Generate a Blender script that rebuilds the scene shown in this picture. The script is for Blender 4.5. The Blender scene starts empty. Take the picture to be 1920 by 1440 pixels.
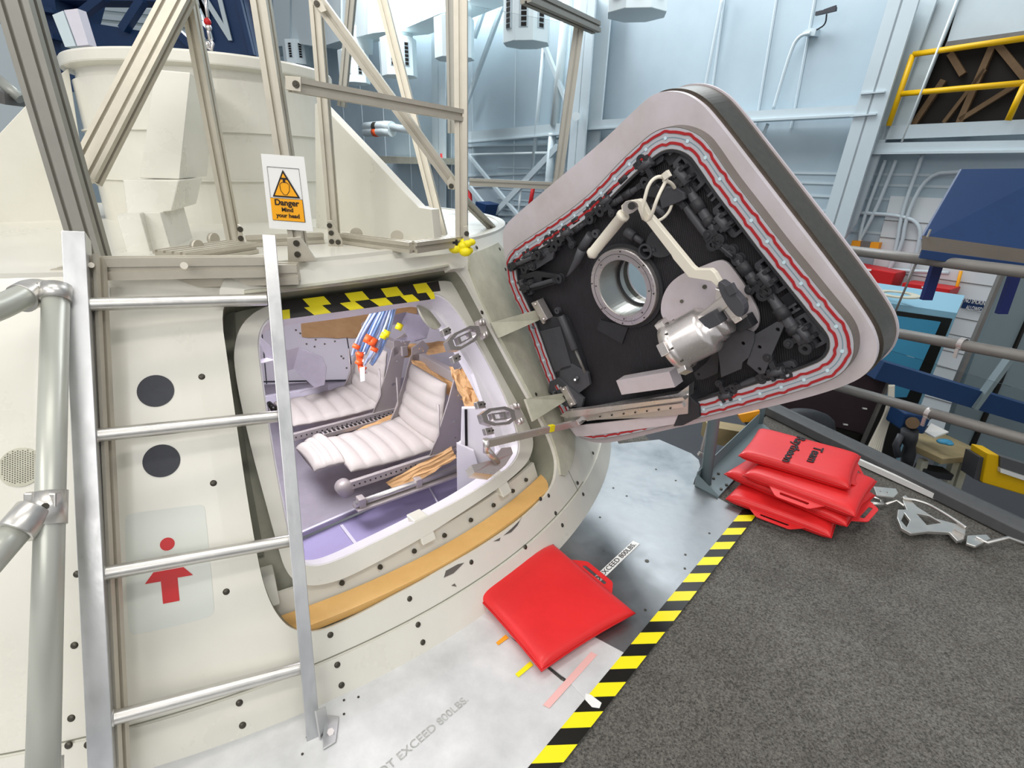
import bpy, bmesh, math, random
from mathutils import Vector as V, Matrix
from mathutils.geometry import tessellate_polygon
random.seed(7)
PI = math.pi
sc = bpy.context.scene
# ------------------------------------------------------------------ camera
F = 1023.0; TH = math.radians(21.6); RL = math.radians(1.0); H = 1.2
FW = V((0, math.cos(TH), -math.sin(TH)))
_r0 = V((1, 0, 0)); _u0 = _r0.cross(FW)
RT = _r0 * math.cos(RL) + _u0 * math.sin(RL)
UP = -_r0 * math.sin(RL) + _u0 * math.cos(RL)
C0 = V((0, 0, H))
cam = bpy.data.cameras.new('camera'); cam.sensor_width = 36; cam.lens = 36 * F / 1920
cam.clip_start = .02; cam.clip_end = 200
co = bpy.data.objects.new('camera', cam); sc.collection.objects.link(co)
m = Matrix.Identity(4)
for i in range(3):
    m[i][0] = RT[i]; m[i][1] = UP[i]; m[i][2] = -FW[i]; m[i][3] = C0[i]
co.matrix_world = m; sc.camera = co
# ------------------------------------------------------------------ world, exposure, hall lights, added fill light
sc.view_settings.view_transform = 'Standard'; sc.view_settings.look = 'None'
sc.view_settings.gamma = 1; sc.view_settings.exposure = 0.0; sc.view_settings.use_curve_mapping = False
w = bpy.data.worlds.new('world'); sc.world = w; w.use_nodes = True
nt = w.node_tree; bg = nt.nodes['Background']
bg.inputs[0].default_value = (.93, .95, 1.0, 1); bg.inputs[1].default_value = .55

def area_light(name, loc, tgt, size, sy, power, col=(1, 1, 1)):
    l = bpy.data.lights.new(name, 'AREA'); l.shape = 'RECTANGLE'; l.size = size; l.size_y = sy
    l.energy = power; l.color = col
    o = bpy.data.objects.new(name, l); sc.collection.objects.link(o); o.location = loc
    o.rotation_euler = (V(tgt) - V(loc)).to_track_quat('-Z', 'Y').to_euler(); return o
area_light('hall_or_fill_light', (-1.2, 1.2, 5.5), (-1.0, 1.3, 0), .5, 3, 65, (1, .96, .88))
area_light('hall_or_fill_light', (1.8, -.6, 5.5), (.6, 1.5, 0), 3, .5, 70, (1, .96, .9))
area_light('hall_or_fill_light', (-3.8, -1.5, 4.6), (-1.5, 2.5, .5), 3, .8, 100, (1, .97, .9))
area_light('hall_or_fill_light', (2.5, 8.5, 7), (4, 9, 0), 5, 3, 360, (.95, .98, 1))
area_light('hall_or_fill_light', (-3, 18, 9), (-1, 18, 0), 8, 5, 3200, (.95, .98, 1))

area_light('hall_or_fill_light', (-.6, -3.2, 3.2), (0, 1.8, .7), 3.5, 2, 95, (1, .97, .94))  # soft fill light added behind the camera to brighten the hatch, not a hall lamp

# ------------------------------------------------------------------ measuring helpers (pixel of the 1920x1440 photo -> point in the place)
def ray(x, y): return FW + RT * ((x - 960) / F) - UP * ((y - 720) / F)
def zp(x, y, z=0.0):
    d = ray(x, y); return C0 + d * ((z - H) / d.z)
def dp(x, y, dep): return C0 + ray(x, y) * dep
def yp(x, y, Y):
    d = ray(x, y); return C0 + d * (Y / d.y)
def pp(x, y, p0, n):
    d = ray(x, y); return C0 + d * ((p0 - C0).dot(n) / d.dot(n))
AX = V((-1.4534, 2.5933, 0)); RB = 1.942; K = .56
BETA = math.atan(K); CB, SB = math.cos(BETA), math.sin(BETA)
def cone_az(x, y, off=0.0):
    "pixel -> (angle, z of the foot on the skin) on the cone raised by off"
    R0 = RB + off / CB; d = ray(x, y)
    ox, oy = C0.x - AX.x, C0.y - AX.y
    a = d.x**2 + d.y**2 - (K * d.z)**2
    b = 2 * (ox * d.x + oy * d.y) + 2 * K * d.z * (R0 - K * C0.z)
    c = ox * ox + oy * oy - (R0 - K * C0.z)**2
    s = math.sqrt(max(0, b * b - 4 * a * c))
    ts = [t for t in ((-b - s) / (2 * a), (-b + s) / (2 * a)) if t > 0]
    p = C0 + d * min(ts)
    return math.atan2(p.y - AX.y, p.x - AX.x), p.z - off * SB
def cone_pt(a, z, off=0.0):
    r = RB - K * z + off * CB
    return V((AX.x + r * math.cos(a), AX.y + r * math.sin(a), z + off * SB))
def cpx(x, y, off=0.0):
    a, z = cone_az(x, y, off); return cone_pt(a, z, off)

# ------------------------------------------------------------------ materials
def lin(h):
    h = h.lstrip('#'); o = []
    for i in (0, 2, 4):
        c = int(h[i:i + 2], 16) / 255; o.append(c / 12.92 if c <= .04045 else ((c + .055) / 1.055)**2.4)
    return (*o, 1)
def mat(name, col, rough=.5, metal=0, noise=0, nscale=8, col2=None, bump=0, bscale=60, stretch=None, coat=0, spec=.5, alpha=1, trans=0, ior=1.45, emit=0, rvar=0):
    M = bpy.data.materials.new(name); M.use_nodes = True; n = M.node_tree.nodes; L = M.node_tree.links
    b = n['Principled BSDF']; c = lin(col)
    b.inputs['Base Color'].default_value = c; b.inputs['Roughness'].default_value = rough; b.inputs['Metallic'].default_value = metal
    b.inputs['Coat Weight'].default_value = coat; b.inputs['Coat Roughness'].default_value = .12
    b.inputs['Specular IOR Level'].default_value = spec; b.inputs['Alpha'].default_value = alpha
    b.inputs['Transmission Weight'].default_value = trans; b.inputs['IOR'].default_value = ior
    if emit: b.inputs['Emission Color'].default_value = c; b.inputs['Emission Strength'].default_value = emit
    tc = n.new('ShaderNodeTexCoord'); src = tc.outputs['Object']
    if stretch:
        mp = n.new('ShaderNodeMapping'); mp.inputs['Scale'].default_value = stretch; L.new(src, mp.inputs[0]); src = mp.outputs[0]
    if noise or rvar:
        t = n.new('ShaderNodeTexNoise'); t.inputs['Scale'].default_value = nscale; t.inputs['Detail'].default_value = 6; t.inputs['Roughness'].default_value = .65
        L.new(src, t.inputs['Vector'])
        if noise:
            r = n.new('ShaderNodeValToRGB'); r.color_ramp.elements[0].position = .5 - .25 ; r.color_ramp.elements[1].position = .75
            c2 = lin(col2) if col2 else tuple(x * (1 - noise) for x in c[:3]) + (1,)
            r.color_ramp.elements[0].color = c2; r.color_ramp.elements[1].color = c
            L.new(t.outputs['Fac'], r.inputs[0]); L.new(r.outputs[0], b.inputs['Base Color'])
        if rvar:
            mr = n.new('ShaderNodeMapRange'); mr.inputs[3].default_value = max(0, rough - rvar); mr.inputs[4].default_value = min(1, rough + rvar)
            mr.inputs[1].default_value = .3; mr.inputs[2].default_value = .7
            L.new(t.outputs['Fac'], mr.inputs[0]); L.new(mr.outputs[0], b.inputs['Roughness'])
    if bump:
        t2 = n.new('ShaderNodeTexNoise'); t2.inputs['Scale'].default_value = bscale; t2.inputs['Detail'].default_value = 4; L.new(src, t2.inputs['Vector'])
        bp = n.new('ShaderNodeBump'); bp.inputs['Strength'].default_value = bump; bp.inputs['Distance'].default_value = .01
        L.new(t2.outputs['Fac'], bp.inputs['Height']); L.new(bp.outputs[0], b.inputs['Normal'])
    return M
M = {}
M['cream'] = mat('cream_paint', 'DEDCD2', .32, coat=.3, noise=.12, nscale=2.5, col2='D3D1C5', rvar=.08)
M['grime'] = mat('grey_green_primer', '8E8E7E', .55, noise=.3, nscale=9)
M['cream_d'] = mat('old_cream_paint', 'C9C8B6', .5, noise=.2, nscale=12, col2='A9A896')
M['white'] = mat('white_panel_paint', 'E6E3E8', .4)
M['lilac'] = mat('lilac_panel', 'D3D0DC', .45, noise=.1)
M['alu'] = mat('brushed_aluminium', 'CFD0D0', .36, .9, noise=.15, nscale=14, stretch=(1, 1, .12), bump=.03, bscale=120, rvar=.1)
M['alu_r'] = mat('ribbed_aluminium_tube', 'D6D4CF', .36, .85, noise=.12, nscale=30, rvar=.08)
M['ext'] = mat('anodised_extrusion', 'C9C3B4', .42, .5, noise=.12, nscale=20)
M['ext_d'] = mat('extrusion_slot', '5E584D', .6, .5)
M['ext_g'] = mat('grey_anodised_extrusion', 'A3A198', .45, .55, noise=.1, nscale=20)
M['pipe'] = mat('grey_painted_pipe', 'B9BBB2', .35, .3, rvar=.08, nscale=4)
M['rail'] = mat('dull_grey_rail', '7B7975', .5, .2, noise=.2, nscale=12)
M['steel'] = mat('bright_machined_steel', 'D9D3D0', .3, .8, rvar=.08, nscale=10)
M['hplate'] = mat('ground_hatch_plate', 'DDD5DE', .42, .25, noise=.2, nscale=5, col2='C6BEBD', rvar=.08)
M['hedge'] = mat('dark_hatch_edge', '6B655B', .32, .75, noise=.3, nscale=60)
M['hrim'] = mat('dull_hatch_rim', '8A847C', .36, .8, noise=.2, nscale=5)
M['black'] = mat('black_printed_plastic', '303135', .55, noise=.25, nscale=30, bump=.1, bscale=90)
M['black2'] = mat('dark_grey_plastic', '4A4B50', .5, noise=.25, nscale=30)
M['panel'] = mat('black_ribbed_panel', '252428', .62, noise=.3, nscale=6)
M['seal_red'] = mat('red_seal', 'AE2228', .5, noise=.15, nscale=30)
M['seal_bed'] = mat('grey_seal_bed', 'B7B9C0', .5)
M['seal_line'] = mat('blue_grey_seal_groove', '7D95A0', .5)
M['pale'] = mat('pale_blue_stud', 'C9E2EA', .4)
M['red'] = mat('red_vinyl', 'E02A2B', .42, coat=.1, noise=.08, nscale=6, bump=.05, bscale=400, col2='D02023')
M['red_d'] = mat('dark_red_strap', 'C0181C', .45)
M['blackink'] = mat('black_ink', '1A1213', .6)
M['wood'] = mat('honey_plywood', 'E3B876', .45, noise=.25, nscale=7, stretch=(1, 1, 8), col2='CFA05C')
M['paper'] = mat('brown_kraft_paper', 'DDB582', .75, noise=.3, nscale=6, bump=.5, bscale=14, col2='C69A66')
M['yellow'] = mat('yellow_tape', 'F2E218', .4)
M['ytape_k'] = mat('black_tape', '17150F', .35, noise=.3, nscale=40)
M['seat'] = mat('white_seat_fabric', 'C3BCB5', .75, noise=.06, nscale=20, bump=.06, bscale=120)
M['seatm'] = mat('grey_seat_metal', 'BDB5B2', .42, .25, noise=.1)
M['silver'] = mat('worn_silver_plate', 'C6C1CB', .3, .5, noise=.15, nscale=5, col2='A9A4AC')
M['purple'] = mat('violet_tinted_panel', 'A9A1C8', .2, noise=.08, coat=.5)
M['plate'] = mat('galvanised_floor_plate', 'A4A7A9', .38, .85, noise=.25, nscale=4, col2='808385', rvar=.14, bump=.04, bscale=30)
M['plate_l'] = mat('pale_scuffed_plate', 'E2E3E3', .4, .2, noise=.12, nscale=8, col2='C2C3C3', rvar=.1)
M['bluewall'] = mat('pale_blue_wall', 'B3C4CD', .6, noise=.1, nscale=.6, col2='A3B5BF')
M['wallsteel'] = mat('pale_painted_steel', 'C4D2D8', .4, noise=.06, nscale=3)
M['block'] = mat('white_block_wall', 'D2D9DC', .7)
M['duct'] = mat('white_duct_metal', 'E2EEF0', .45)
M['dark'] = mat('dark_opening', '16100C', .8)
M['brown'] = mat('brown_truss_steel', '6E563A', .6, noise=.3)
M['yrail'] = mat('yellow_rail_paint', 'E3B400', .4)
M['blue'] = mat('blue_scratched_paint', '062E5C', .45, noise=.15, nscale=20)
M['navy'] = mat('navy_gantry_paint', '123763', .5, noise=.2, nscale=3, bump=.1)
M['navy2'] = mat('deep_navy_leg', '0E1F5C', .5)
M['ltblue'] = mat('light_blue_cabinet', '86B4C9', .45)
M['midblue'] = mat('mid_blue_door', '3F8FB4', .45)
M['greydoor'] = mat('grey_green_cabinet', '75858A', .5, noise=.06)
M['redp'] = mat('red_cabinet_paint', 'C11A1E', .45)
M['gfloor'] = mat('lower_hall_floor', '3E3F43', .5, noise=.2, nscale=1)
M['orange'] = mat('orange_connector', 'F05A22', .5)
M['tubeb'] = mat('clear_blue_tube', 'AFC0DD', .2, coat=.5)
M['tubeb2'] = mat('deep_blue_tube', '7090C0', .25, coat=.5)
M['glass'] = mat('window_glass', 'F2F6F5', .02, trans=1, ior=1.1)
M['plexi'] = mat('clear_sheet', 'EDEFEF', .05, trans=1, ior=1.05)
M['sign'] = mat('white_sign_sheet', 'E9E9E6', .35)
M['signy'] = mat('amber_sign_field', 'F2A813', .4)
M['dotgrey'] = mat('dark_grey_disc', '3A3C43', .6, noise=.2, nscale=60)
M['clearlab'] = mat('pale_translucent_label', 'CFD3CB', .3)
M['natural'] = mat('natural_nylon', 'E0DACB', .4)
M['rubber'] = mat('dark_rubber_curb', '5A5B5C', .6, noise=.2, nscale=30)
M['maroon'] = mat('dark_maroon_cloth', '3B2A30', .7, noise=.4, nscale=10)
M['screw'] = mat('dark_screw_head', '4B4840', .4, .6)
M['marker'] = mat('orange_paint_mark', 'F0A020', .5)
M['pinkm'] = mat('faded_pink_tape', 'E5B3AE', .5)
M['lipgrey'] = mat('brown_grey_lip', '544C43', .6, noise=.2)
M['faded'] = mat('faded_lettering', '85867F', .6, noise=.5, nscale=60, col2='C9CAC8')
M['tan'] = mat('tan_table_top', 'A9976F', .6, noise=.3, nscale=8)

def carpet():
    Mx = bpy.data.materials.new('grey_flecked_carpet'); Mx.use_nodes = True; n = Mx.node_tree.nodes; L = Mx.node_tree.links
    b = n['Principled BSDF']; b.inputs['Roughness'].default_value = .95; b.inputs['Specular IOR Level'].default_value = .1
    tc = n.new('ShaderNodeTexCoord'); a = n.new('ShaderNodeTexNoise'); a.inputs['Scale'].default_value = 190; a.inputs['Detail'].default_value = 5; a.inputs['Roughness'].default_value = .8
    c = n.new('ShaderNodeTexNoise'); c.inputs['Scale'].default_value = 9; c.inputs['Detail'].default_value = 4
    L.new(tc.outputs['Object'], a.inputs[0]); L.new(tc.outputs['Object'], c.inputs[0])
    r = n.new('ShaderNodeValToRGB'); e = r.color_ramp.elements
    e[0].position = .36; e[0].color = lin('353431'); e[1].position = .66; e[1].color = lin('87847E')
    L.new(a.outputs[0], r.inputs[0])
    mx = n.new('ShaderNodeMix'); mx.data_type = 'RGBA'; mx.blend_type = 'MULTIPLY'; mx.inputs[0].default_value = .5
    r2 = n.new('ShaderNodeValToRGB'); r2.color_ramp.elements[0].position = .3; r2.color_ramp.elements[0].color = (.6, .58, .58, 1); r2.color_ramp.elements[1].position = .7
    L.new(c.outputs[0], r2.inputs[0]); L.new(r.outputs[0], mx.inputs[6]); L.new(r2.outputs[0], mx.inputs[7]); L.new(mx.outputs[2], b.inputs[0])
    bp = n.new('ShaderNodeBump'); bp.inputs['Strength'].default_value = .6; bp.inputs['Distance'].default_value = .004
    L.new(a.outputs[0], bp.inputs['Height']); L.new(bp.outputs[0], b.inputs['Normal']); return Mx
M['carpet'] = carpet()
def ribbed(name, base, scale, dirv, strength=.5, rough=.6):
    "surface of fine parallel ridges (wave bump in object space)"
    Mx = mat(name, base, rough, noise=.2, nscale=8); n = Mx.node_tree.nodes; L = Mx.node_tree.links
    tc = n.new('ShaderNodeTexCoord'); mp = n.new('ShaderNodeMapping'); mp.inputs['Rotation'].default_value = dirv
    wv = n.new('ShaderNodeTexWave'); wv.inputs['Scale'].default_value = scale; wv.inputs['Distortion'].default_value = 1.2; wv.inputs['Detail Scale'].default_value = .5
    L.new(tc.outputs['Object'], mp.inputs[0]); L.new(mp.outputs[0], wv.inputs[0])
    bp = n.new('ShaderNodeBump'); bp.inputs['Strength'].default_value = strength; bp.inputs['Distance'].default_value = .003
    L.new(wv.outputs[1], bp.inputs['Height']); L.new(bp.outputs[0], n['Principled BSDF'].inputs['Normal']); return Mx
M['panel'] = ribbed('black_ribbed_panel', '29282C', 55, (0, .3, .6))

# ------------------------------------------------------------------ mesh helpers
def frame(d, up=V((0, 0, 1))):
    d = V(d); up = V(up); z = d.normalized(); x = up.cross(z)
    if x.length < 1e-4: x = V((1, 0, 0)).cross(z)
    if x.length < 1e-4: x = V((0, 1, 0)).cross(z)
    x.normalize(); return x, z.cross(x), z
class MB:
    def __init__(s): s.v = []; s.f = []; s.sm = []
    def add(s, vs, fs, smooth=False):
        o = len(s.v); s.v += [V(p) for p in vs]; s.f += [tuple(i + o for i in f) for f in fs]; s.sm += [smooth] * len(fs); return s
    def box(s, c, ax, ay, az):
        c, ax, ay, az = V(c), V(ax), V(ay), V(az)
        vs = [c + ax * i + ay * j + az * k for i in (-1, 1) for j in (-1, 1) for k in (-1, 1)]
        return s.add(vs, [(0, 1, 3, 2), (4, 6, 7, 5), (0, 4, 5, 1), (2, 3, 7, 6), (0, 2, 6, 4), (1, 5, 7, 3)])
    def abox(s, x0, x1, y0, y1, z0, z1):
        return s.box(((x0 + x1) / 2, (y0 + y1) / 2, (z0 + z1) / 2), ((x1 - x0) / 2, 0, 0), (0, (y1 - y0) / 2, 0), (0, 0, (z1 - z0) / 2))
    def bar(s, p, q, w, h, up=V((0, 0, 1))):
        p, q = V(p), V(q); x, y, z = frame(q - p, V(up))
        return s.box((p + q) / 2, x * w / 2, y * h / 2, (q - p) / 2)
    def cyl(s, p, q, r, r2=None, n=16, cap=True):
        p, q = V(p), V(q); r2 = r if r2 is None else r2; x, y, z = frame(q - p)
        vs = [];
        for c, rr in ((p, r), (q, r2)):
            vs += [c + (x * math.cos(2 * PI * i / n) + y * math.sin(2 * PI * i / n)) * rr for i in range(n)]
        s.add(vs, [(i, (i + 1) % n, n + (i + 1) % n, n + i) for i in range(n)], True)
        if cap: s.add(vs, [tuple(range(n))[::-1], tuple(range(n, 2 * n))])
        return s
    def lathe(s, p, axis, prof, n=24, closed=False):
        p = V(p); x, y, z = frame(V(axis)); k = len(prof)
        vs = [p + z * h + (x * math.cos(2 * PI * i / n) + y * math.sin(2 * PI * i / n)) * r for i in range(n) for r, h in prof]
        kk = k if closed else k - 1
        fs = [(i * k + j, ((i + 1) % n) * k + j, ((i + 1) % n) * k + (j + 1) % k, i * k + (j + 1) % k) for i in range(n) for j in range(kk)]
        return s.add(vs, fs, False if closed else True)
    def tube(s, pts, r, n=10, close=False):
        pts = [V(p) for p in pts]; m_ = len(pts); vs = []; x = None
        for i, p in enumerate(pts):
            a = pts[i - 1] if (i or close) else p; b = pts[(i + 1) % m_] if (i < m_ - 1 or close) else p
            z = (b - a).normalized()
            if x is None: x, y, _ = frame(z)
            x = (x - z * x.dot(z)).normalized(); y = z.cross(x)
            rr = r[i] if isinstance(r, (list, tuple)) else r
            vs += [p + (x * math.cos(2 * PI * j / n) + y * math.sin(2 * PI * j / n)) * rr for j in range(n)]
        R = m_ if close else m_ - 1
        s.add(vs, [(i * n + j, i * n + (j + 1) % n, ((i + 1) % m_) * n + (j + 1) % n, ((i + 1) % m_) * n + j) for i in range(R) for j in range(n)], True)
        if not close: s.add(vs, [tuple(range(n))[::-1], tuple(range((m_ - 1) * n, m_ * n))])
        return s
    def prism(s, loops, ext):
        "loops: outer polygon then holes, lists of 3D points; extruded by vector ext"
        if not isinstance(loops[0], (list, tuple)): loops = [loops]
        loops = [[V(p) for p in l] for l in loops]; ext = V(ext); flat = [p for l in loops for p in l]
        tri = tessellate_polygon(loops); n = len(flat)
        vs = flat + [p + ext for p in flat]; fs = [tuple(t) for t in tri] + [tuple(i + n for i in t[::-1]) for t in tri]
        o = 0
        for l in loops:
            k = len(l); fs += [(o + i, o + (i + 1) % k, n + o + (i + 1) % k, n + o + i) for i in range(k)]; o += k
        return s.add(vs, fs)
    def sph(s, c, r, n=10, sc_=(1, 1, 1)):
        c = V(c); vs = []; fs = []
        for i in range(n + 1):
            t = PI * i / n
            for j in range(2 * n):
                a = PI * j / n; vs.append(c + V((r * sc_[0] * math.sin(t) * math.cos(a), r * sc_[1] * math.sin(t) * math.sin(a), r * sc_[2] * math.cos(t))))
        for i in range(n):
            for j in range(2 * n): fs.append((i * 2 * n + j, i * 2 * n + (j + 1) % (2 * n), (i + 1) * 2 * n + (j + 1) % (2 * n), (i + 1) * 2 * n + j))
        return s.add(vs, fs, True)
def wloc(o):
    l = V((0, 0, 0))
    while o: l += V(o.location); o = o.parent
    return l
def tag(o, label=None, cat=None, group=None, kind=None):
    if label: o['label'] = label
    if cat: o['category'] = cat
    if group: o['group'] = group
    if kind: o['kind'] = kind
    return o
def thing(name, label, cat, loc, group=None):
    o = bpy.data.objects.new(name, None); sc.collection.objects.link(o); o.location = V(loc); o.empty_display_size = .05
    return tag(o, label, cat, group)
def build(name, mb, material, parent=None, loc=None, bevel=0, seg=2, label=None, kind=None, cat=None, group=None, merge=True):
    if parent is not None: base = wloc(parent); loc_l = V((0, 0, 0))
    else:
        if loc is None:
            n = len(mb.v); base = sum(mb.v, V((0, 0, 0))) / n; base.z = min(v.z for v in mb.v)
        else: base = V(loc)
        loc_l = base
    bm = bmesh.new(); vs = [bm.verts.new(p - base) for p in mb.v]; bm.verts.index_update()
    for f, sm in zip(mb.f, mb.sm):
        if len(set(f)) < 3: continue
        try: fc = bm.faces.new([vs[i] for i in f]); fc.smooth = sm
        except ValueError: pass
    if merge: bmesh.ops.remove_doubles(bm, verts=bm.verts, dist=1e-5)
    bmesh.ops.recalc_face_normals(bm, faces=bm.faces)
    me = bpy.data.meshes.new(name); bm.to_mesh(me); bm.free()
    o = bpy.data.objects.new(name, me); sc.collection.objects.link(o); o.location = loc_l
    me.materials.append(M[material] if isinstance(material, str) else material)
    if parent is not None: o.parent = parent
    if bevel:
        bv = o.modifiers.new('bevel', 'BEVEL'); bv.width = bevel; bv.segments = seg; bv.limit_method = 'ANGLE'; bv.angle_limit = .6; bv.harden_normals = False
    return tag(o, label, cat, group, kind)
def smooth_loop(pts, it=2):
    for _ in range(it):
        n = len(pts); q = []
        for i in range(n):
            a, b = V(pts[i]), V(pts[(i + 1) % n]); q += [a.lerp(b, .25), a.lerp(b, .75)]
        pts = q
    return pts
def smooth_open(pts, it=2):
    for _ in range(it):
        q = [V(pts[0])]
        for i in range(len(pts) - 1):
            a, b = V(pts[i]), V(pts[i + 1]); q += [a.lerp(b, .25), a.lerp(b, .75)]
        q.append(V(pts[-1])); pts = q
    return pts
def on_cone(mb, loops, off0, off1, step=1.5):
    "loops of (angle, z) on the cone skin -> solid shell between offsets off0 and off1"
    S = 1.7
    L3 = [[V((a * S, z, 0)) for a, z in l] for l in loops]
    flat = [p for l in L3 for p in l]; tri = tessellate_polygon(L3)
    bm = bmesh.new(); vs = [bm.verts.new(p) for p in flat]
    for t in tri:
        try: bm.faces.new([vs[i] for i in t])
        except ValueError: pass
    lo = min(p.x for p in flat); hi = max(p.x for p in flat); st = math.radians(step) * S; x = lo + st
    while x < hi:
        bmesh.ops.bisect_plane(bm, geom=bm.verts[:] + bm.edges[:] + bm.faces[:], dist=1e-6, plane_co=(x, 0, 0), plane_no=(1, 0, 0)); x += st
    r = bmesh.ops.extrude_face_region(bm, geom=bm.faces[:])
    top = {e for e in r['geom'] if isinstance(e, bmesh.types.BMVert)}
    bm.verts.index_update()
    vv = [cone_pt(v.co.x / S, v.co.y, off1 if v in top else off0) for v in bm.verts]
    mb.add(vv, [tuple(v.index for v in f.verts) for f in bm.faces]); bm.free(); return mb
def px_loop(pts, off=0.0): return [cone_az(x, y, off) for x, y in pts]
def sm2(pts, it=2): return [(p.x, p.y) for p in smooth_loop([V((x, y, 0)) for x, y in pts], it)]
_fonts = {}
def text(name, s, origin, xdir, ydir, size, material, parent, sx=1.0, lift=.0006, align='CENTER', bold=0, label=None, thick=.0004, fit=None):
    cu = bpy.data.curves.new(name, 'FONT'); cu.body = s; cu.size = size; cu.align_x = align; cu.align_y = 'CENTER'; cu.extrude = thick; cu.offset = bold; cu.space_line = .85
    t = bpy.data.objects.new(name, cu); sc.collection.objects.link(t)
    dg = bpy.context.evaluated_depsgraph_get(); me = bpy.data.meshes.new_from_object(t.evaluated_get(dg))
    bpy.data.objects.remove(t)
    if fit: xs = [v.co.x for v in me.vertices]; sx = fit / (max(xs) - min(xs))
    x = V(xdir).normalized(); y = V(ydir).normalized(); z = x.cross(y).normalized()
    base = wloc(parent) if parent else V((0, 0, 0)); o3 = V(origin)
    for v in me.vertices: v.co = o3 + x * v.co.x * sx + y * v.co.y + z * (v.co.z + lift) - base
    me.materials.clear(); me.materials.append(M[material])
    o = bpy.data.objects.new(name, me); sc.collection.objects.link(o)
    if parent: o.parent = parent
    if label: o['label'] = label
    return o
def tslot(mb, p, q, w, slots=1, up=V((0, 0, 1)), h=None):
    "aluminium profile bar with T slots cut in each face"
    p, q = V(p), V(q); x, y, z = frame(q - p, up); hh = (h or w) / 2; hw = w / 2; pr = []
    def side(o, d, nrm, L, n):
        pts = [o]
        for i in range(n):
            c = L * (i + .5) / n; sw = .0045 if L / n < .05 else .005; dpt = .007
            pts += [o + d * (c - sw) , o + d * (c - sw) - nrm * dpt, o + d * (c + sw) - nrm * dpt, o + d * (c + sw)]
        return pts
    nw = slots; nh = max(1, round((h or w) / (w / slots)))
    pr += side(V((-hw, -hh)), V((1, 0)), V((0, -1)), w, nw)
    pr += side(V((hw, -hh)), V((0, 1)), V((1, 0)), h or w, nh)
    pr += side(V((hw, hh)), V((-1, 0)), V((0, 1)), w, nw)
    pr += side(V((-hw, hh)), V((0, -1)), V((-1, 0)), h or w, nh)
    mb.prism([[p + x * a.x + y * a.y for a in pr]], q - p); return mb
exec_parts = []
# ================================================================== SETTING
W1 = V((-math.sin(math.radians(36)), math.cos(math.radians(36)), 0)); WN = V((-W1.y, W1.x, 0))   # along the right wall / out of it
WQ = dp(1830, 570, 7.7)
ZF = -2.4
def wp(x, y, off=0.0): return pp(x, y, WQ + WN * off, WN)
def wsz(p): return (p - WQ).dot(W1), p.z
def WP(s, z, off=0.0): q = WQ + W1 * s + WN * off; q.z = z; return q
b = MB().prism([[V((-30, -8, ZF)), V((18, -8, ZF)), V((18, 45, ZF)), V((-30, 45, ZF))]], (0, 0, -.1)); tag(build('floor', b, 'gfloor'), kind='structure')
b = MB().prism([[WP(-9, ZF), WP(34, ZF), WP(34, 12), WP(-9, 12)]], -WN * .2); tag(build('wall_right', b, 'bluewall'), kind='structure')
E1 = WP(34, 0); b = MB().prism([[V((E1.x, E1.y, ZF)), V((E1.x - 30, E1.y - 22, ZF)), V((E1.x - 30, E1.y - 22, 14)), V((E1.x, E1.y, 14))]], W1 * .2)
tag(build('wall_back', b, 'bluewall'), kind='structure')
# white block wall lower right, panel joints
b = MB()
for px in (1345, 1440, 1510): 
    q = wp(px, 100, .01); s, _ = wsz(q); b.bar(WP(s, 1.9, .02), WP(s, 10, .02), .03, .03)
for z in (-.3, .05, .35, .62, .85, 1.05, 1.2):
    b.bar(WP(-8, z, .0), WP(12, z, .0), .03, .035)
for i in range(9): b.bar(WP(9 + i * 2.2, ZF, .0), WP(9 + i * 2.2, 11, .0), .03, .03)
tag(build('trim_1', b, 'wallsteel'), kind='structure')
s0, zt = wsz(wp(1655, 640))
b = MB().prism([[WP(s0 - 6, ZF, .0), WP(s0 + .4, ZF, .0), WP(s0 + .4, .9, .0), WP(s0 - 6, .9, .0)]], WN * .06)
tag(build('wall_lower_right', b, 'block'), kind='structure')
# carpeted platform with a round cut-out for the capsule
def arc(a0, a1, r, z, n=40): return [V((AX.x + r * math.cos(math.radians(a0 + (a1 - a0) * i / n)), AX.y + r * math.sin(math.radians(a0 + (a1 - a0) * i / n)), z)) for i in range(n + 1)]
pA, pB, pC, pD = zp(1305, 905), zp(1440, 775), zp(1597, 842), zp(1940, 1009)
dCD = (pD - pC).normalized(); pE = pD + dCD * 3
P_Z = -.006
def zz(p, z): return V((p.x, p.y, z))
outl = arc(-135, 5, RB + .004, P_Z) + [zz(p, P_Z) for p in (V((.56, 2.75, 0)), pA, pB, pC, pD, pE)] + [V((3, -2.5, P_Z)), V((-3, -2.5, P_Z))]
b = MB().prism([outl], (0, 0, -.05)); tag(build('floor', b, 'carpet'), kind='structure')
b = MB().prism([[zz(p, P_Z - .051) for p in outl]], (0, 0, -.12)); tag(build('trim_2', b, 'rubber'), kind='structure')

# ---- floor plates
tl0, tl1 = zp(990, 1440), zp(1388, 962)          # tape left edge
tdir = (tl1 - tl0).normalized(); tstart = tl0 - tdir * .35
pl = thing('floor_plate', 'large grey galvanised metal plate between the capsule and the striped tape, holding the single cushion', 'floor plate', zp(1150, 950))
arc2 = [p for p in arc(-44.4, 2, RB + .006, 0, 50)]
main = arc2 + [zp(1160, 832), zp(1236, 824), zp(1296, 850), zp(1310, 862), zp(1313, 874), zp(1302, 900), zp(1300, 908), tl1 + V((.02, .0, 0)), tl0 + tdir * .26, zp(1052, 1268)]
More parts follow.
